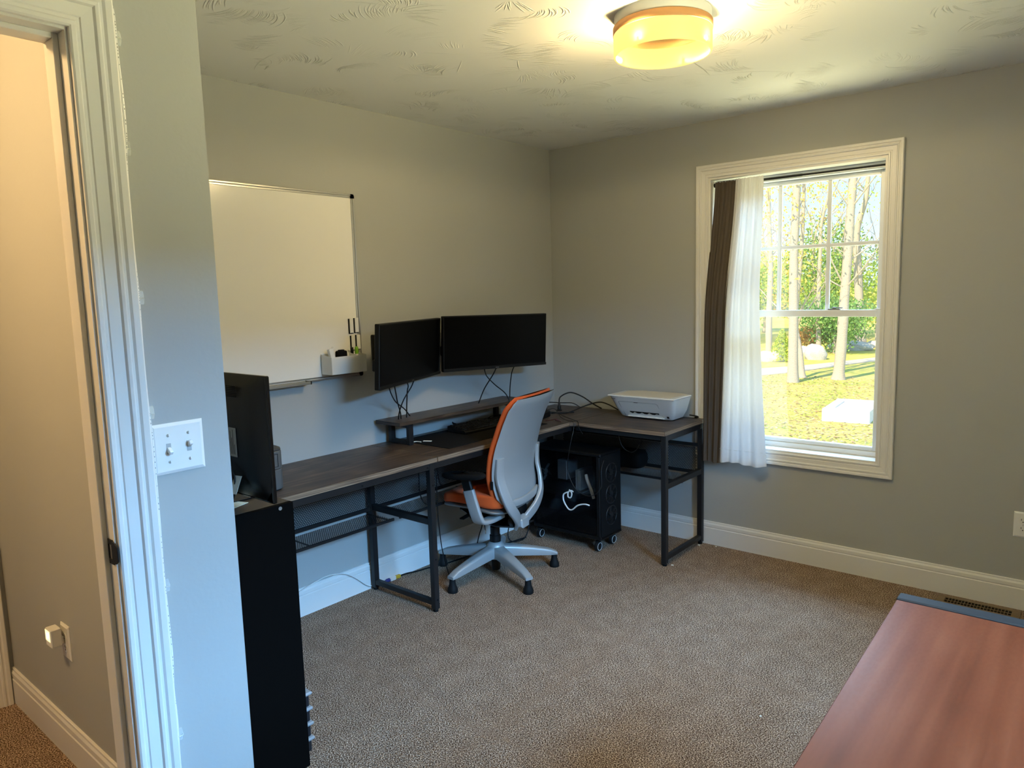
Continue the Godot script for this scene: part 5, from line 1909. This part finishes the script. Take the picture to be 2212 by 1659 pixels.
func receptacle(t: Node3D, x: Transform3D, y: float) -> void:
	var b := MB.new()
	b.xf = x
	var poly := PackedVector2Array()
	for k in 28:
		var a := TAU * k / 28.0
		poly.append(Vector2(cos(a) * 0.0168, y + clampf(sin(a) * 0.0168, -0.0142, 0.0142)))
	b.prism(poly, 0.004, 0.0072, 0.0005)
	var face := lpart(t, "receptacle", b, M.white_plastic)
	for s in [[-0.0065, 0.0045, 0.0012, 0.0040], [0.0065, 0.0045, 0.0012, 0.0034]]:
		b = MB.new()
		b.xf = x
		b.box(Vector3(s[0] - s[2], y + s[1] - s[3], 0.0070), Vector3(s[0] + s[2], y + s[1] + s[3], 0.0075))
		lpart(face, "slot", b, M.steel)
	b = MB.new()
	b.xf = x
	b.cyl(Vector3(0, y - 0.006, 0.0070), Vector3(0, y - 0.006, 0.0075), 0.0026, 10)
	lpart(face, "ground_hole", b, M.steel)

func build_small_things() -> void:
	# double toggle switch on the door wall; its own z looks into the room
	var t := thing("light_switch", "white double toggle switch plate beside the door casing", "light switch", Vector3(DOOR_X, 1.190, 3.1985))
	var x := Transform3D(Basis(Vector3.FORWARD, Vector3.UP, Vector3.RIGHT), Vector3.ZERO)
	plate(t, x, 0.117, 0.114)
	for k in 2:
		var cx := -0.023 + 0.046 * k
		var b := MB.new()
		b.xf = x
		b.box(Vector3(cx - 0.0052, -0.012, 0.0058), Vector3(cx + 0.0052, 0.012, 0.0066), 0.0003)
		var slot := lpart(t, "toggle_frame", b, M.silver)
		b = MB.new()
		b.xf = x * Transform3D(Basis(Vector3.RIGHT, 0.55 if k == 0 else -0.55), Vector3(cx, 0, 0.003))
		b.box(Vector3(-0.0042, -0.0048, 0), Vector3(0.0042, 0.0048, 0.0175), 0.0012)
		lpart(slot, "toggle", b, M.white_gloss)
		for s in [-0.030, 0.030]:
			screw(t, x, Vector3(cx, s, 0.006))
	# outlet on the window wall, at the edge of the view
	t = thing("wall_outlet", "white double outlet low on the window wall", "outlet", Vector3(2.658, 0.401, 0.0))
	x = Transform3D()
	plate(t, x, 0.072, 0.118)
	receptacle(t, x, 0.0195)
	receptacle(t, x, -0.0195)
	screw(t, x, Vector3(0, 0, 0.006))
	# hall outlet with a night light plugged in
	t = thing("hall_outlet", "white outlet low on the hall wall under the night light", "outlet", Vector3(0.380, 0.430, HALL_Z))
	plate(t, x, 0.072, 0.118)
	receptacle(t, x, 0.0195)
	receptacle(t, x, -0.0195)
	screw(t, x, Vector3(0, 0, 0.006))
	t = thing("night_light", "small white plug-in night light glowing in the hall", "night light", Vector3(0.366, 0.432, HALL_Z + 0.008))
	var nb := MB.new()
	nb.box(Vector3(-0.024, -0.006, 0.008), Vector3(0.024, 0.054, 0.040), 0.003)
	nb.box(Vector3(-0.016, -0.004, 0.0), Vector3(0.016, 0.020, 0.010), 0.002)
	lpart(t, "body", nb, M.white_plastic)
	nb = MB.new()
	nb.box(Vector3(-0.020, 0.014, 0.0398), Vector3(0.020, 0.050, 0.0412), 0.0006)
	lpart(t, "lens", nb, M.night_glow, "glowing square lens")
	var nl := OmniLight3D.new()
	nl.name = "night_glow"
	nl.light_color = Color(1.0, 0.88, 0.66)
	nl.light_energy = 0.0006
	nl.light_size = 0.01
	nl.omni_range = 10.0
	nl.omni_attenuation = 2.0
	nl.shadow_enabled = true
	t.add_child(nl)
	nl.position = Vector3(0, 0.032, 0.046)
	# lead taped down the edge of the door casing
	t = thing("taped_cable", "thin white printed cable running down the door casing edge", "cable", Vector3(1.336, 0, 3.257))
	var path := []
	for p in [[2.160, 3.268], [2.128, 3.262], [2.100, 3.2565], [2.03, 3.2560], [1.945, 3.2535], [1.86, 3.2535], [1.82, 3.2570], [1.76, 3.2585], [1.645, 3.2590], [1.57, 3.2580], [1.52, 3.2575], [1.43, 3.2590], [1.33, 3.2590], [1.275, 3.2580], [1.21, 3.2555], [1.06, 3.2560], [0.915, 3.2575], [0.82, 3.2565], [0.72, 3.2550], [0.64, 3.2585], [0.56, 3.2570], [0.46, 3.2590], [0.30, 3.2580], [0.145, 3.2590]]:
		path.append(Vector3(1.3342, p[0], p[1]))
	var cb := MB.new()
	cb.tube(smooth(path, 4), 0.0034, 8)
	part(t, "lead", cb, M.white_gloss)
	var dash := MB.new()
	var sm := smooth(path, 12)
	var r := RandomNumberGenerator.new()
	r.seed = 5
	for i in range(10, sm.size() - 40, 1):
		if r.randf() < 0.62 and sm[i].y > 0.60:
			var p: Vector3 = sm[i]
			dash.cbox(p + Vector3(0.0031, 0, -0.0006), Vector3(0.0008, r.randf_range(0.0012, 0.0034), 0.0014))
	var pr := part(t, "tiny_print", dash, M.silver_dark, "rows of tiny grey print")
	pr.set_meta("kind", "stuff")
	var which := ["topmost", "second from the top", "at head height, third from the top", "just above the switch plate", "level with the strike plate", "lowest"]
	for k in 6:
		var y: float = [2.055, 1.835, 1.525, 1.275, 0.880, 0.520][k]
		var ct := thing("cable_clip", "clear plastic clip on the casing cable, %s" % which[k], "cable clip", Vector3(DOOR_X, y, 3.250), 0.0, "clips on the casing cable")
		var cm := MB.new()
		cm.xf = Transform3D(Basis(Vector3.BACK, Vector3.UP, Vector3.LEFT), Vector3(0.0005, 0, 0))
		var poly := PackedVector2Array()
		for i in 20:
			var a := TAU * i / 20.0
			poly.append(Vector2(cos(a) * 0.0055, clampf(sin(a), -0.7, 0.8) * 0.020))
		cm.prism(poly, -0.0035, 0.0, 0.001)
		lpart(ct, "pad", cm, M.clear)
		cm = MB.new()
		cm.tube(smooth([Vector3(0.0035, 0, -0.005), Vector3(0.0085, 0, -0.002), Vector3(0.0095, 0, 0.005), Vector3(0.0085, 0, 0.0105)], 4), 0.0016, 6)
		lpart(ct, "hook", cm, M.clear)
	# floor register behind the table
	t = thing("floor_register", "tan metal floor register against the window wall", "floor vent", Vector3(2.51, 0, 0.10))
	var tan_paint := mat(c8(120, 100, 74), 0.5)
	for s in [[Vector3(2.345, 0.0, 0.036), Vector3(2.675, 0.007, 0.062)], [Vector3(2.345, 0.0, 0.124), Vector3(2.675, 0.007, 0.150)], [Vector3(2.345, 0.0, 0.062), Vector3(2.378, 0.007, 0.124)], [Vector3(2.642, 0.0, 0.062), Vector3(2.675, 0.007, 0.124)]]:
		part(t, "rim", B(s[0], s[1], 0.002), tan_paint)
	part(t, "duct_mouth", B(Vector3(2.378, 0.0005, 0.062), Vector3(2.642, 0.0015, 0.124)), M.black_matte)
	for k in 19:
		var fx := 2.378 + (k + 1) * 0.0132
		part(t, "slat", B(Vector3(fx - 0.0012, 0.0015, 0.062), Vector3(fx + 0.0012, 0.006, 0.124)), tan_paint)
	part(t, "slat", B(Vector3(2.378, 0.0018, 0.0915), Vector3(2.642, 0.0055, 0.0945)), tan_paint)
	# network lead along the skirting, joined to a black one
	cable("network_lead", [Vector3(0.018, 0.045, 2.35), Vector3(0.017, 0.085, 2.20), Vector3(0.017, 0.122, 2.10), Vector3(0.016, 0.146, 2.00), Vector3(0.018, 0.155, 1.93), Vector3(0.020, 0.150, 1.87), Vector3(0.021, 0.131, 1.81), Vector3(0.021, 0.086, 1.745), Vector3(0.021, 0.028, 1.68), Vector3(0.020, 0.008, 1.62), Vector3(0.019, 0.010, 1.588)], 0.0030, M.white_plastic, "white network lead arching over the left skirting board")
	t = thing("cable_coupler", "white cable coupler with blue and yellow plugs on the carpet", "coupler", Vector3(0.030, 0, 1.52))
	part(t, "joiner", B(Vector3(0.020, 0.003, 1.497), Vector3(0.038, 0.024, 1.537), 0.003), M.white_plastic)
	var boot := MB.new()
	boot.lathe([Vector2(0, 0), Vector2(0.004, 0), Vector2(0.010, 0.014), Vector2(0.010, 0.032), Vector2(0, 0.032)], Transform3D(Basis(Vector3.RIGHT, -PI / 2), Vector3(0.028, 0.013, 1.570)), 12)
	part(t, "blue_boot", boot, M.blue)
	part(t, "yellow_plug", B(Vector3(0.021, 0.004, 1.464), Vector3(0.038, 0.022, 1.497), 0.003), M.yellow)
	cable("floor_cable", [Vector3(0.030, 0.012, 1.465), Vector3(0.034, 0.012, 1.42), Vector3(0.046, 0.008, 1.36), Vector3(0.062, 0.007, 1.28), Vector3(0.09, 0.007, 1.20), Vector3(0.12, 0.007, 1.00), Vector3(0.14, 0.007, 0.80), Vector3(0.17, 0.007, 0.66), Vector3(0.19, 0.010, 0.575)], 0.0042, M.black, "black cable along the carpet under the desk, ending at the tower")
	cable("floor_cable", [Vector3(0.10, 0.20, 0.60), Vector3(0.14, 0.14, 0.66), Vector3(0.15, 0.05, 0.70), Vector3(0.17, 0.008, 0.68), Vector3(0.195, 0.010, 0.60), Vector3(0.205, 0.08, 0.56), Vector3(0.20, 0.17, 0.54)], 0.0035, M.black, "black cable loop on the carpet behind the chair column")
	cable("under_desk_cable", [Vector3(0.30, 0.700, 1.545), Vector3(0.30, 0.617, 1.541), Vector3(0.30, 0.546, 1.542), Vector3(0.30, 0.508, 1.532), Vector3(0.27, 0.468, 1.490), Vector3(0.24, 0.440, 1.44)], 0.0028, M.black, "black cable hanging under the desk left of the front leg")
	cable("under_desk_cable", [Vector3(0.36, 0.700, 1.48), Vector3(0.34, 0.620, 1.45), Vector3(0.28, 0.55, 1.38), Vector3(0.20, 0.50, 1.28), Vector3(0.15, 0.47, 1.15)], 0.0034, M.black, "black cable swooping under the desk towards the chair")
	cable("under_desk_cable", [Vector3(0.30, 0.60, 1.42), Vector3(0.30, 0.42, 1.423), Vector3(0.30, 0.294, 1.414), Vector3(0.30, 0.204, 1.402), Vector3(0.28, 0.10, 1.36), Vector3(0.24, 0.012, 1.30)], 0.0028, M.black, "black cable dropping to the carpet right of the front leg")
	cable("under_desk_cable", [Vector3(0.78, 0.700, 0.44), Vector3(0.80, 0.63, 0.43), Vector3(0.85, 0.600, 0.42), Vector3(0.90, 0.63, 0.43), Vector3(0.93, 0.700, 0.44)], 0.0026, M.black, "short black cable loop under the desk below the printer")
	# plug dangling from the chair's arm bracket
	t = thing("dangling_plug", "black lead with a silver jack dangling under the chair", "lead", Vector3(0.41, 0.25, 1.20))
	cb = MB.new()
	cb.tube(smooth([Vector3(0.40, 0.372, 1.22), Vector3(0.415, 0.340, 1.205), Vector3(0.420, 0.300, 1.200), Vector3(0.424, 0.272, 1.20)]), 0.0030, 6)
	part(t, "lead", cb, M.black)
	cb = MB.new()
	cb.cyl(Vector3(0.4245, 0.272, 1.20), Vector3(0.4255, 0.252, 1.20), 0.0030, 8)
	part(t, "jack", cb, M.chrome)
	cable("under_desk_cable", [Vector3(0.30, 0.34, 1.12), Vector3(0.31, 0.26, 1.10), Vector3(0.285, 0.19, 1.10), Vector3(0.262, 0.12, 1.10), Vector3(0.24, 0.012, 1.12)], 0.0030, M.black, "black cable falling behind the chair's column")
	# scraps on the carpet
	var where := [[1.128, 0.452, 0.014, "by the desk's front right foot"], [1.196, 0.040, 0.010, "against the window wall skirting"], [2.05, 1.559, 0.008, "alone in the middle of the carpet"], [1.105, 0.075, 0.018, "under the desk's rear right foot bar"]]
	for k in 4:
		var sb := MB.new()
		sb.xf = Transform3D(Basis(Vector3.UP, 0.6 * k) * Basis(Vector3.RIGHT, 0.25), Vector3(where[k][0], 0.004, where[k][1]))
		sb.cbox(Vector3.ZERO, Vector3(where[k][2], 0.0012, where[k][2] * 0.7))
		solo("paper_scrap", sb, M.paper, "tiny white paper scrap on the carpet, %s" % where[k][3], "paper scrap", "paper scraps on the carpet")


# ---------------------------------------------------------------- outdoors
func leaves(b: MB, ctr: Vector3, spread: Vector3, count: int, size: float, cols: Array, r: RandomNumberGenerator) -> void:
	for i in count:
		var d := Vector3(r.randfn(), r.randfn(), r.randfn()) * 0.45
		if d.length() > 1.0:
			d = d.normalized() * r.randf_range(0.5, 1.0)
		var p := ctr + d * spread
		var s := size * r.randf_range(0.6, 1.3)
		var a := Vector3(r.randfn(), r.randfn() * 0.6, r.randfn()).normalized()
		var u := a.cross(Vector3(r.randfn(), r.randfn(), r.randfn())).normalized()
		var w := a.cross(u)
		var c: Color = cols[r.randi() % cols.size()]
		b.tint = c * r.randf_range(1.0, 1.8)
		b.quad(p - u * s * 0.5, p + w * s * 0.30, p + u * s * 0.5, p - w * s * 0.30)

func tree(called: String, label: String, pts: Array, r0: float, r1: float, crown: Array, cols: Array, leaf: float, sd: int, group := "", twigs := 0) -> void:
	var r := RandomNumberGenerator.new()
	r.seed = sd
	var base: Vector3 = pts[0]
	var t := thing(called, label, "tree", base, 0.0, group)
	var path := smooth(pts, 4)
	var rad := []
	for i in path.size():
		var f := float(i) / (path.size() - 1)
		rad.append(lerpf(r0, r1, f) * (1.0 + 0.35 * exp(-f * 30.0)) * r.randf_range(0.95, 1.05))
	var b := MB.new()
	b.tube(path, rad, 9)
	part(t, "trunk", b, M.bark)
	for k in twigs:
		var at: Vector3 = path[r.randi_range(path.size() / 3, path.size() - 1)]
		var dir := Vector3(r.randf_range(-1, 1), r.randf_range(0.3, 1.0), r.randf_range(-0.7, 0.7)).normalized()
		var l := r.randf_range(0.7, 1.8)
		var tw := MB.new()
		var q := [at, at + dir * l * 0.5 + Vector3(0, 0.08, 0), at + dir * l + Vector3(0, 0.3, 0)]
		tw.tube(smooth(q, 4), [0.022, 0.020, 0.018, 0.016, 0.014, 0.012, 0.010, 0.008, 0.006], 5)
		for s in 3:
			var f := r.randf_range(0.4, 0.95)
			var p0 := at + dir * l * f + Vector3(0, 0.1, 0)
			var d2 := (dir + Vector3(r.randf_range(-1, 1), r.randf_range(0, 0.8), r.randf_range(-1, 1))).normalized()
			tw.tube([p0, p0 + d2 * l * 0.25, p0 + d2 * l * 0.45 + Vector3(0, 0.06, 0)], [0.008, 0.006, 0.004], 4)
		part(t, "branch", tw, M.bark)
	if crown:
		b = MB.new()
		b.colored = true
		for c in crown:
			leaves(b, c[0], c[1], c[2], leaf, cols, r)
		part(t, "foliage", b, M.leaf)

func build_outdoors() -> void:
	var r := RandomNumberGenerator.new()
	r.seed = 99
	# lawn with a gently uneven surface
	var rows := []
	for i in 41:
		var line := []
		for k in 61:
			var gx := lerpf(-45.0, 45.0, k / 60.0)
			var gz := lerpf(30.0, -60.0, i / 40.0)
			line.append(Vector3(gx, GROUND, gz))
		rows.append(line)
	var b := MB.new()
	b.grid(rows)
	struct("ground", b, M.lawn)
	# gravel drive
	b = MB.new()
	var near := smooth([Vector3(-12, GROUND + 0.02, -7.0), Vector3(-6.5, GROUND + 0.02, -9.8), Vector3(-3.59, GROUND + 0.02, -13.1), Vector3(-2.17, GROUND + 0.02, -17.6), Vector3(0.5, GROUND + 0.02, -24), Vector3(4, GROUND + 0.02, -30)], 8)
	var far := smooth([Vector3(-13, GROUND + 0.02, -9.0), Vector3(-7.4, GROUND + 0.02, -11.6), Vector3(-4.15, GROUND + 0.02, -14.55), Vector3(-2.45, GROUND + 0.02, -18.5), Vector3(-0.6, GROUND + 0.02, -24.6), Vector3(2.6, GROUND + 0.02, -31)], 8)
	for i in near.size() - 1:
		b.quad(near[i], near[i + 1], far[i + 1], far[i])
		var dn := Vector3(0, -0.03, 0)
		b.quad(near[i] + dn, near[i + 1] + dn, near[i + 1], near[i])
		b.quad(far[i], far[i + 1], far[i + 1] + dn, far[i] + dn)
	var dr := struct("ground_drive", b, M.gravel)
	dr.set_meta("label", "pale gravel drive crossing the lawn")
	# concrete block by the house: a shallow hollow-topped box
	var t := thing("concrete_block", "white square concrete block lying on the lawn", "concrete block", Vector3(-0.28, GROUND, -8.35))
	var bx := Transform3D(Basis(Vector3.UP, 0.09), Vector3.ZERO)
	for s in [[Vector3(-0.34, 0, 0.42), Vector3(0.34, 0.20, 0.60)], [Vector3(-0.34, 0, -0.60), Vector3(0.34, 0.20, -0.42)], [Vector3(-0.34, 0, -0.42), Vector3(-0.20, 0.20, 0.42)], [Vector3(0.20, 0, -0.42), Vector3(0.34, 0.20, 0.42)], [Vector3(-0.20, 0, -0.42), Vector3(0.20, 0.175, 0.42)]]:
		b = MB.new()
		b.xf = bx
		b.box(s[0], s[1], 0.006)
		lpart(t, "slab" if s[1].y < 0.19 else "rim", b, M.concrete)
	# fallen leaves near the house
	var litter := MultiMesh.new()
	litter.transform_format = MultiMesh.TRANSFORM_3D
	litter.use_colors = true
	b = MB.new()
	b.quad(Vector3(-0.5, 0, 0.1), Vector3(0, 0.08, 0.3), Vector3(0.5, 0, 0), Vector3(0, 0.05, -0.3))
	b.quad(Vector3(0.5, -0.002, 0), Vector3(0, 0.078, 0.3), Vector3(-0.5, -0.002, 0.1), Vector3(0, 0.048, -0.3))
	litter.mesh = b.mesh()
	litter.mesh.surface_set_material(0, mat(Color.WHITE, 1.0))
	litter.mesh.surface_get_material(0).vertex_color_use_as_albedo = true
	litter.instance_count = 22000
	for i in 22000:
		var lx := r.randf_range(-6, 4)
		var lz := -5.0 - 8.5 * pow(r.randf(), 1.6)
		var s := r.randf_range(0.028, 0.065)
		litter.set_instance_transform(i, Transform3D(Basis(Vector3.UP, r.randf() * TAU) * Basis(Vector3.RIGHT, r.randf_range(-0.4, 0.4)) * Basis.from_scale(Vector3.ONE * s), Vector3(lx, GROUND + 0.012, lz)))
		litter.set_instance_color(i, [Color(0.44, 0.30, 0.14), Color(0.55, 0.42, 0.22), Color(0.34, 0.22, 0.10), Color(0.60, 0.50, 0.30)][r.randi() % 4])
	var lm := MultiMeshInstance3D.new()
	lm.name = "fallen_leaves"
	lm.multimesh = litter
	add_child(lm)
	tag(lm, "tan fallen leaves scattered over the lawn near the house", "leaves")
	lm.set_meta("kind", "stuff")
	# boulders
	var rocks := [[Vector3(-3.77, GROUND, -17.6), Vector3(0.30, 0.36, 0.3), "large pale boulder beyond the drive, right of the bent trunk"], [Vector3(-4.72, GROUND, -16.6), Vector3(0.42, 0.20, 0.3), "low pale boulder left of the small cone-shaped shrub"], [Vector3(-4.35, GROUND, -18.8), Vector3(0.50, 0.20, 0.35), "flat pale boulder behind the large one"], [Vector3(-3.75, GROUND, -21.2), Vector3(0.70, 0.22, 0.4), "long pale boulder at the foot of the forked tree"], [Vector3(-2.9, GROUND, -22.4), Vector3(0.85, 0.18, 0.4), "long low boulder farthest right along the woods"]]
	for k in rocks.size():
		var nz := FastNoiseLite.new()
		nz.seed = 60 + k
		nz.frequency = 0.9
		var rr := []
		for i in 10:
			var f := -PI / 2 + PI * i / 9.0
			var ring := []
			for q in 16:
				var a := TAU * q / 16.0
				var d := Vector3(cos(a) * cos(f), sin(f), sin(a) * cos(f))
				ring.append(d * rocks[k][1] * (1.0 + 0.35 * nz.get_noise_3dv(d * 1.6)) + Vector3(0, 0.08, 0))
			rr.append(ring)
		b = MB.new()
		b.grid(rr, true, false, true)
		t = thing("boulder", rocks[k][2], "boulder", rocks[k][0], 0.0, "boulders along the drive")
		lpart(t, "rock", b, M.stone)
	# cone-shaped shrub
	t = thing("cone_shrub", "small bright green cone-shaped shrub beyond the drive", "shrub", Vector3(-4.42, GROUND, -16.75))
	b = MB.new()
	b.colored = true
	for i in 2600:
		var f := pow(r.randf(), 1.4)
		var a := r.randf() * TAU
		var rad := (0.37 * (1.0 - f) + 0.03) * r.randf_range(0.75, 1.05)
		leaves(b, Vector3(cos(a) * rad, 0.05 + f * 0.85, sin(a) * rad), Vector3.ONE * 0.02, 1, 0.06, [Color(0.36, 0.42, 0.03), Color(0.24, 0.34, 0.03), Color(0.46, 0.48, 0.05)], r)
	lpart(t, "foliage", b, M.leaf)
	b = MB.new()
	b.cyl(Vector3.ZERO, Vector3(0, 0.5, 0), 0.03, 8)
	lpart(t, "stem", b, M.bark)
	var shrub := func(label: String, at: Vector3, size: Vector3, cnt: int, leaf: float, cols: Array) -> void:
		var st := thing("round_shrub", label, "shrub", at)
		var sb := MB.new()
		sb.colored = true
		for i in 14:
			leaves(sb, Vector3(r.randf_range(-0.5, 0.5), r.randf_range(0.3, 0.75), r.randf_range(-0.5, 0.5)) * size, size * Vector3(0.34, 0.22, 0.34), cnt / 14, leaf, cols, r)
		leaves(sb, Vector3(0, size.y * 0.5, 0), size * Vector3(0.6, 0.5, 0.6), cnt / 2, leaf, cols, r)
		lpart(st, "foliage", sb, M.leaf)
		sb = MB.new()
		sb.cyl(Vector3.ZERO, Vector3(0, size.y * 0.6, 0), 0.04, 8)
		lpart(st, "stem", sb, M.bark)
	shrub.call("round green evergreen shrub behind the leaning trunk", Vector3(-3.85, GROUND, -19.7), Vector3(1.7, 1.9, 1.4), 4200, 0.09, [Color(0.16, 0.30, 0.07), Color(0.24, 0.38, 0.10), Color(0.10, 0.22, 0.05)])
	shrub.call("small reddish-brown shrub behind the boulders", Vector3(-4.62, GROUND, -19.9), Vector3(0.9, 0.95, 0.8), 1500, 0.07, [Color(0.50, 0.25, 0.10), Color(0.56, 0.36, 0.12), Color(0.38, 0.30, 0.08)])
	# the trees that can be told apart
	var gold := [Color(0.62, 0.46, 0.10), Color(0.56, 0.50, 0.12), Color(0.66, 0.42, 0.10), Color(0.48, 0.50, 0.10)]
	var lime := [Color(0.36, 0.46, 0.07), Color(0.46, 0.52, 0.08), Color(0.28, 0.40, 0.06), Color(0.54, 0.52, 0.12)]
	var deep := [Color(0.16, 0.28, 0.05), Color(0.24, 0.36, 0.07), Color(0.11, 0.21, 0.05), Color(0.32, 0.40, 0.08)]
	tree("straight_tree", "straight pale trunk rising through the window's middle panes", [Vector3(-2.55, GROUND, -12.21), Vector3(-2.56, 0.69, -12.21), Vector3(-2.58, 2.09, -12.21), Vector3(-2.56, 3.17, -12.21), Vector3(-2.54, 3.94, -12.21), Vector3(-2.51, 5.4, -12.21), Vector3(-2.45, 7.5, -12.2)], 0.105, 0.070, [[Vector3(-2.6, 3.6, -12.2), Vector3(1.3, 1.3, 0.9), 520], [Vector3(-2.7, 1.9, -12.6), Vector3(1.0, 0.9, 0.8), 350], [Vector3(-2.4, 5.6, -12.2), Vector3(1.6, 1.4, 1.2), 260]], gold, 0.075, 201, "", 12)
	tree("bent_tree", "thin bent trunk beside the straight one", [Vector3(-2.65, GROUND, -13.13), Vector3(-2.72, 0.0, -13.13), Vector3(-2.83, 0.64, -13.13), Vector3(-2.80, 1.28, -13.13), Vector3(-2.74, 2.6, -13.2), Vector3(-2.72, 4.4, -13.2)], 0.075, 0.035, [[Vector3(-2.7, 3.6, -13.2), Vector3(1.1, 1.3, 0.8), 300]], gold, 0.07, 202, "", 5)
	tree("leaning_tree", "pale trunk leaning right behind the right-hand panes", [Vector3(-1.86, GROUND, -13.14), Vector3(-1.81, 0.23, -13.14), Vector3(-1.78, 1.16, -13.14), Vector3(-1.73, 2.26, -13.14), Vector3(-1.70, 3.15, -13.14), Vector3(-1.66, 4.03, -13.14), Vector3(-1.62, 5.4, -13.14), Vector3(-1.5, 7.6, -13.1)], 0.118, 0.075, [[Vector3(-1.6, 5.9, -13.2), Vector3(1.3, 1.0, 1.0), 160]], gold, 0.06, 203, "", 14)
	tree("forked_tree", "farther forked trunk right of the leaning one", [Vector3(-3.56, GROUND, -21.61), Vector3(-3.63, 0.22, -21.61), Vector3(-3.68, 1.12, -21.61), Vector3(-3.76, 2.32, -21.61), Vector3(-3.81, 3.07, -21.61), Vector3(-3.72, 3.65, -21.61), Vector3(-3.54, 4.4, -21.61), Vector3(-3.5, 6.2, -21.6)], 0.17, 0.06, [[Vector3(-3.2, 4.6, -21.6), Vector3(1.6, 1.4, 1.2), 260]], lime, 0.09, 204, "", 9)
	tree("slender_tree", "slender trunk between the two nearer ones", [Vector3(-4.24, GROUND, -19.45), Vector3(-4.27, 0.61, -19.45), Vector3(-4.28, 1.75, -19.45), Vector3(-4.26, 2.59, -19.45), Vector3(-4.24, 3.42, -19.45), Vector3(-4.0, 4.6, -19.45), Vector3(-3.9, 6.4, -19.4)], 0.075, 0.03, [[Vector3(-4.1, 4.3, -19.4), Vector3(1.4, 1.4, 1.0), 240]], gold, 0.07, 205, "", 8)
	tree("edge_tree", "thin trunk near the sheer curtain's edge", [Vector3(-4.98, GROUND, -17.28), Vector3(-5.0, 0.42, -17.28), Vector3(-4.98, 1.77, -17.28), Vector3(-5.0, 2.57, -17.28), Vector3(-5.07, 3.9, -17.28), Vector3(-5.1, 6.0, -17.3)], 0.10, 0.05, [[Vector3(-5.0, 3.2, -17.3), Vector3(1.2, 1.2, 1.0), 260]], gold, 0.075, 206, "", 8)
	# the woods behind: young leafy trees in rows
	var n := 0
	for row in 3:
		for k in 9:
			var wx := -12.5 + k * 1.75 + r.randf_range(-0.5, 0.5) - row * 1.2
			var wz := -22.5 - row * 3.2 + r.randf_range(-0.9, 0.9)
			var h := r.randf_range(2.9, 4.4) + row * 0.5
			var cols: Array = [lime, deep, gold, lime, deep][n % 5]
			var crown := []
			for q in 5:
				crown.append([Vector3(wx + r.randf_range(-0.7, 0.7), GROUND + h * r.randf_range(0.30, 0.92), wz + r.randf_range(-0.5, 0.5)), Vector3(1.0, 0.9, 0.9), 430])
			var kind: String = ["yellow-green", "deep green", "golden", "yellow-green", "deep green"][n % 5]
			tree("woodland_tree", "young %s tree, %s from left in the %s row of the woods" % [kind, ["first", "second", "third", "fourth", "fifth", "sixth", "seventh", "eighth", "ninth"][k], ["nearest", "middle", "farthest"][row]], [Vector3(wx, GROUND, wz), Vector3(wx + r.randf_range(-0.1, 0.1), GROUND + h * 0.4, wz), Vector3(wx + r.randf_range(-0.2, 0.2), GROUND + h * 0.8, wz), Vector3(wx + r.randf_range(-0.3, 0.3), GROUND + h * 1.15, wz)], r.randf_range(0.05, 0.10), 0.02, crown, cols, 0.12, 300 + n, "young trees in the woods", 3)
			n += 1
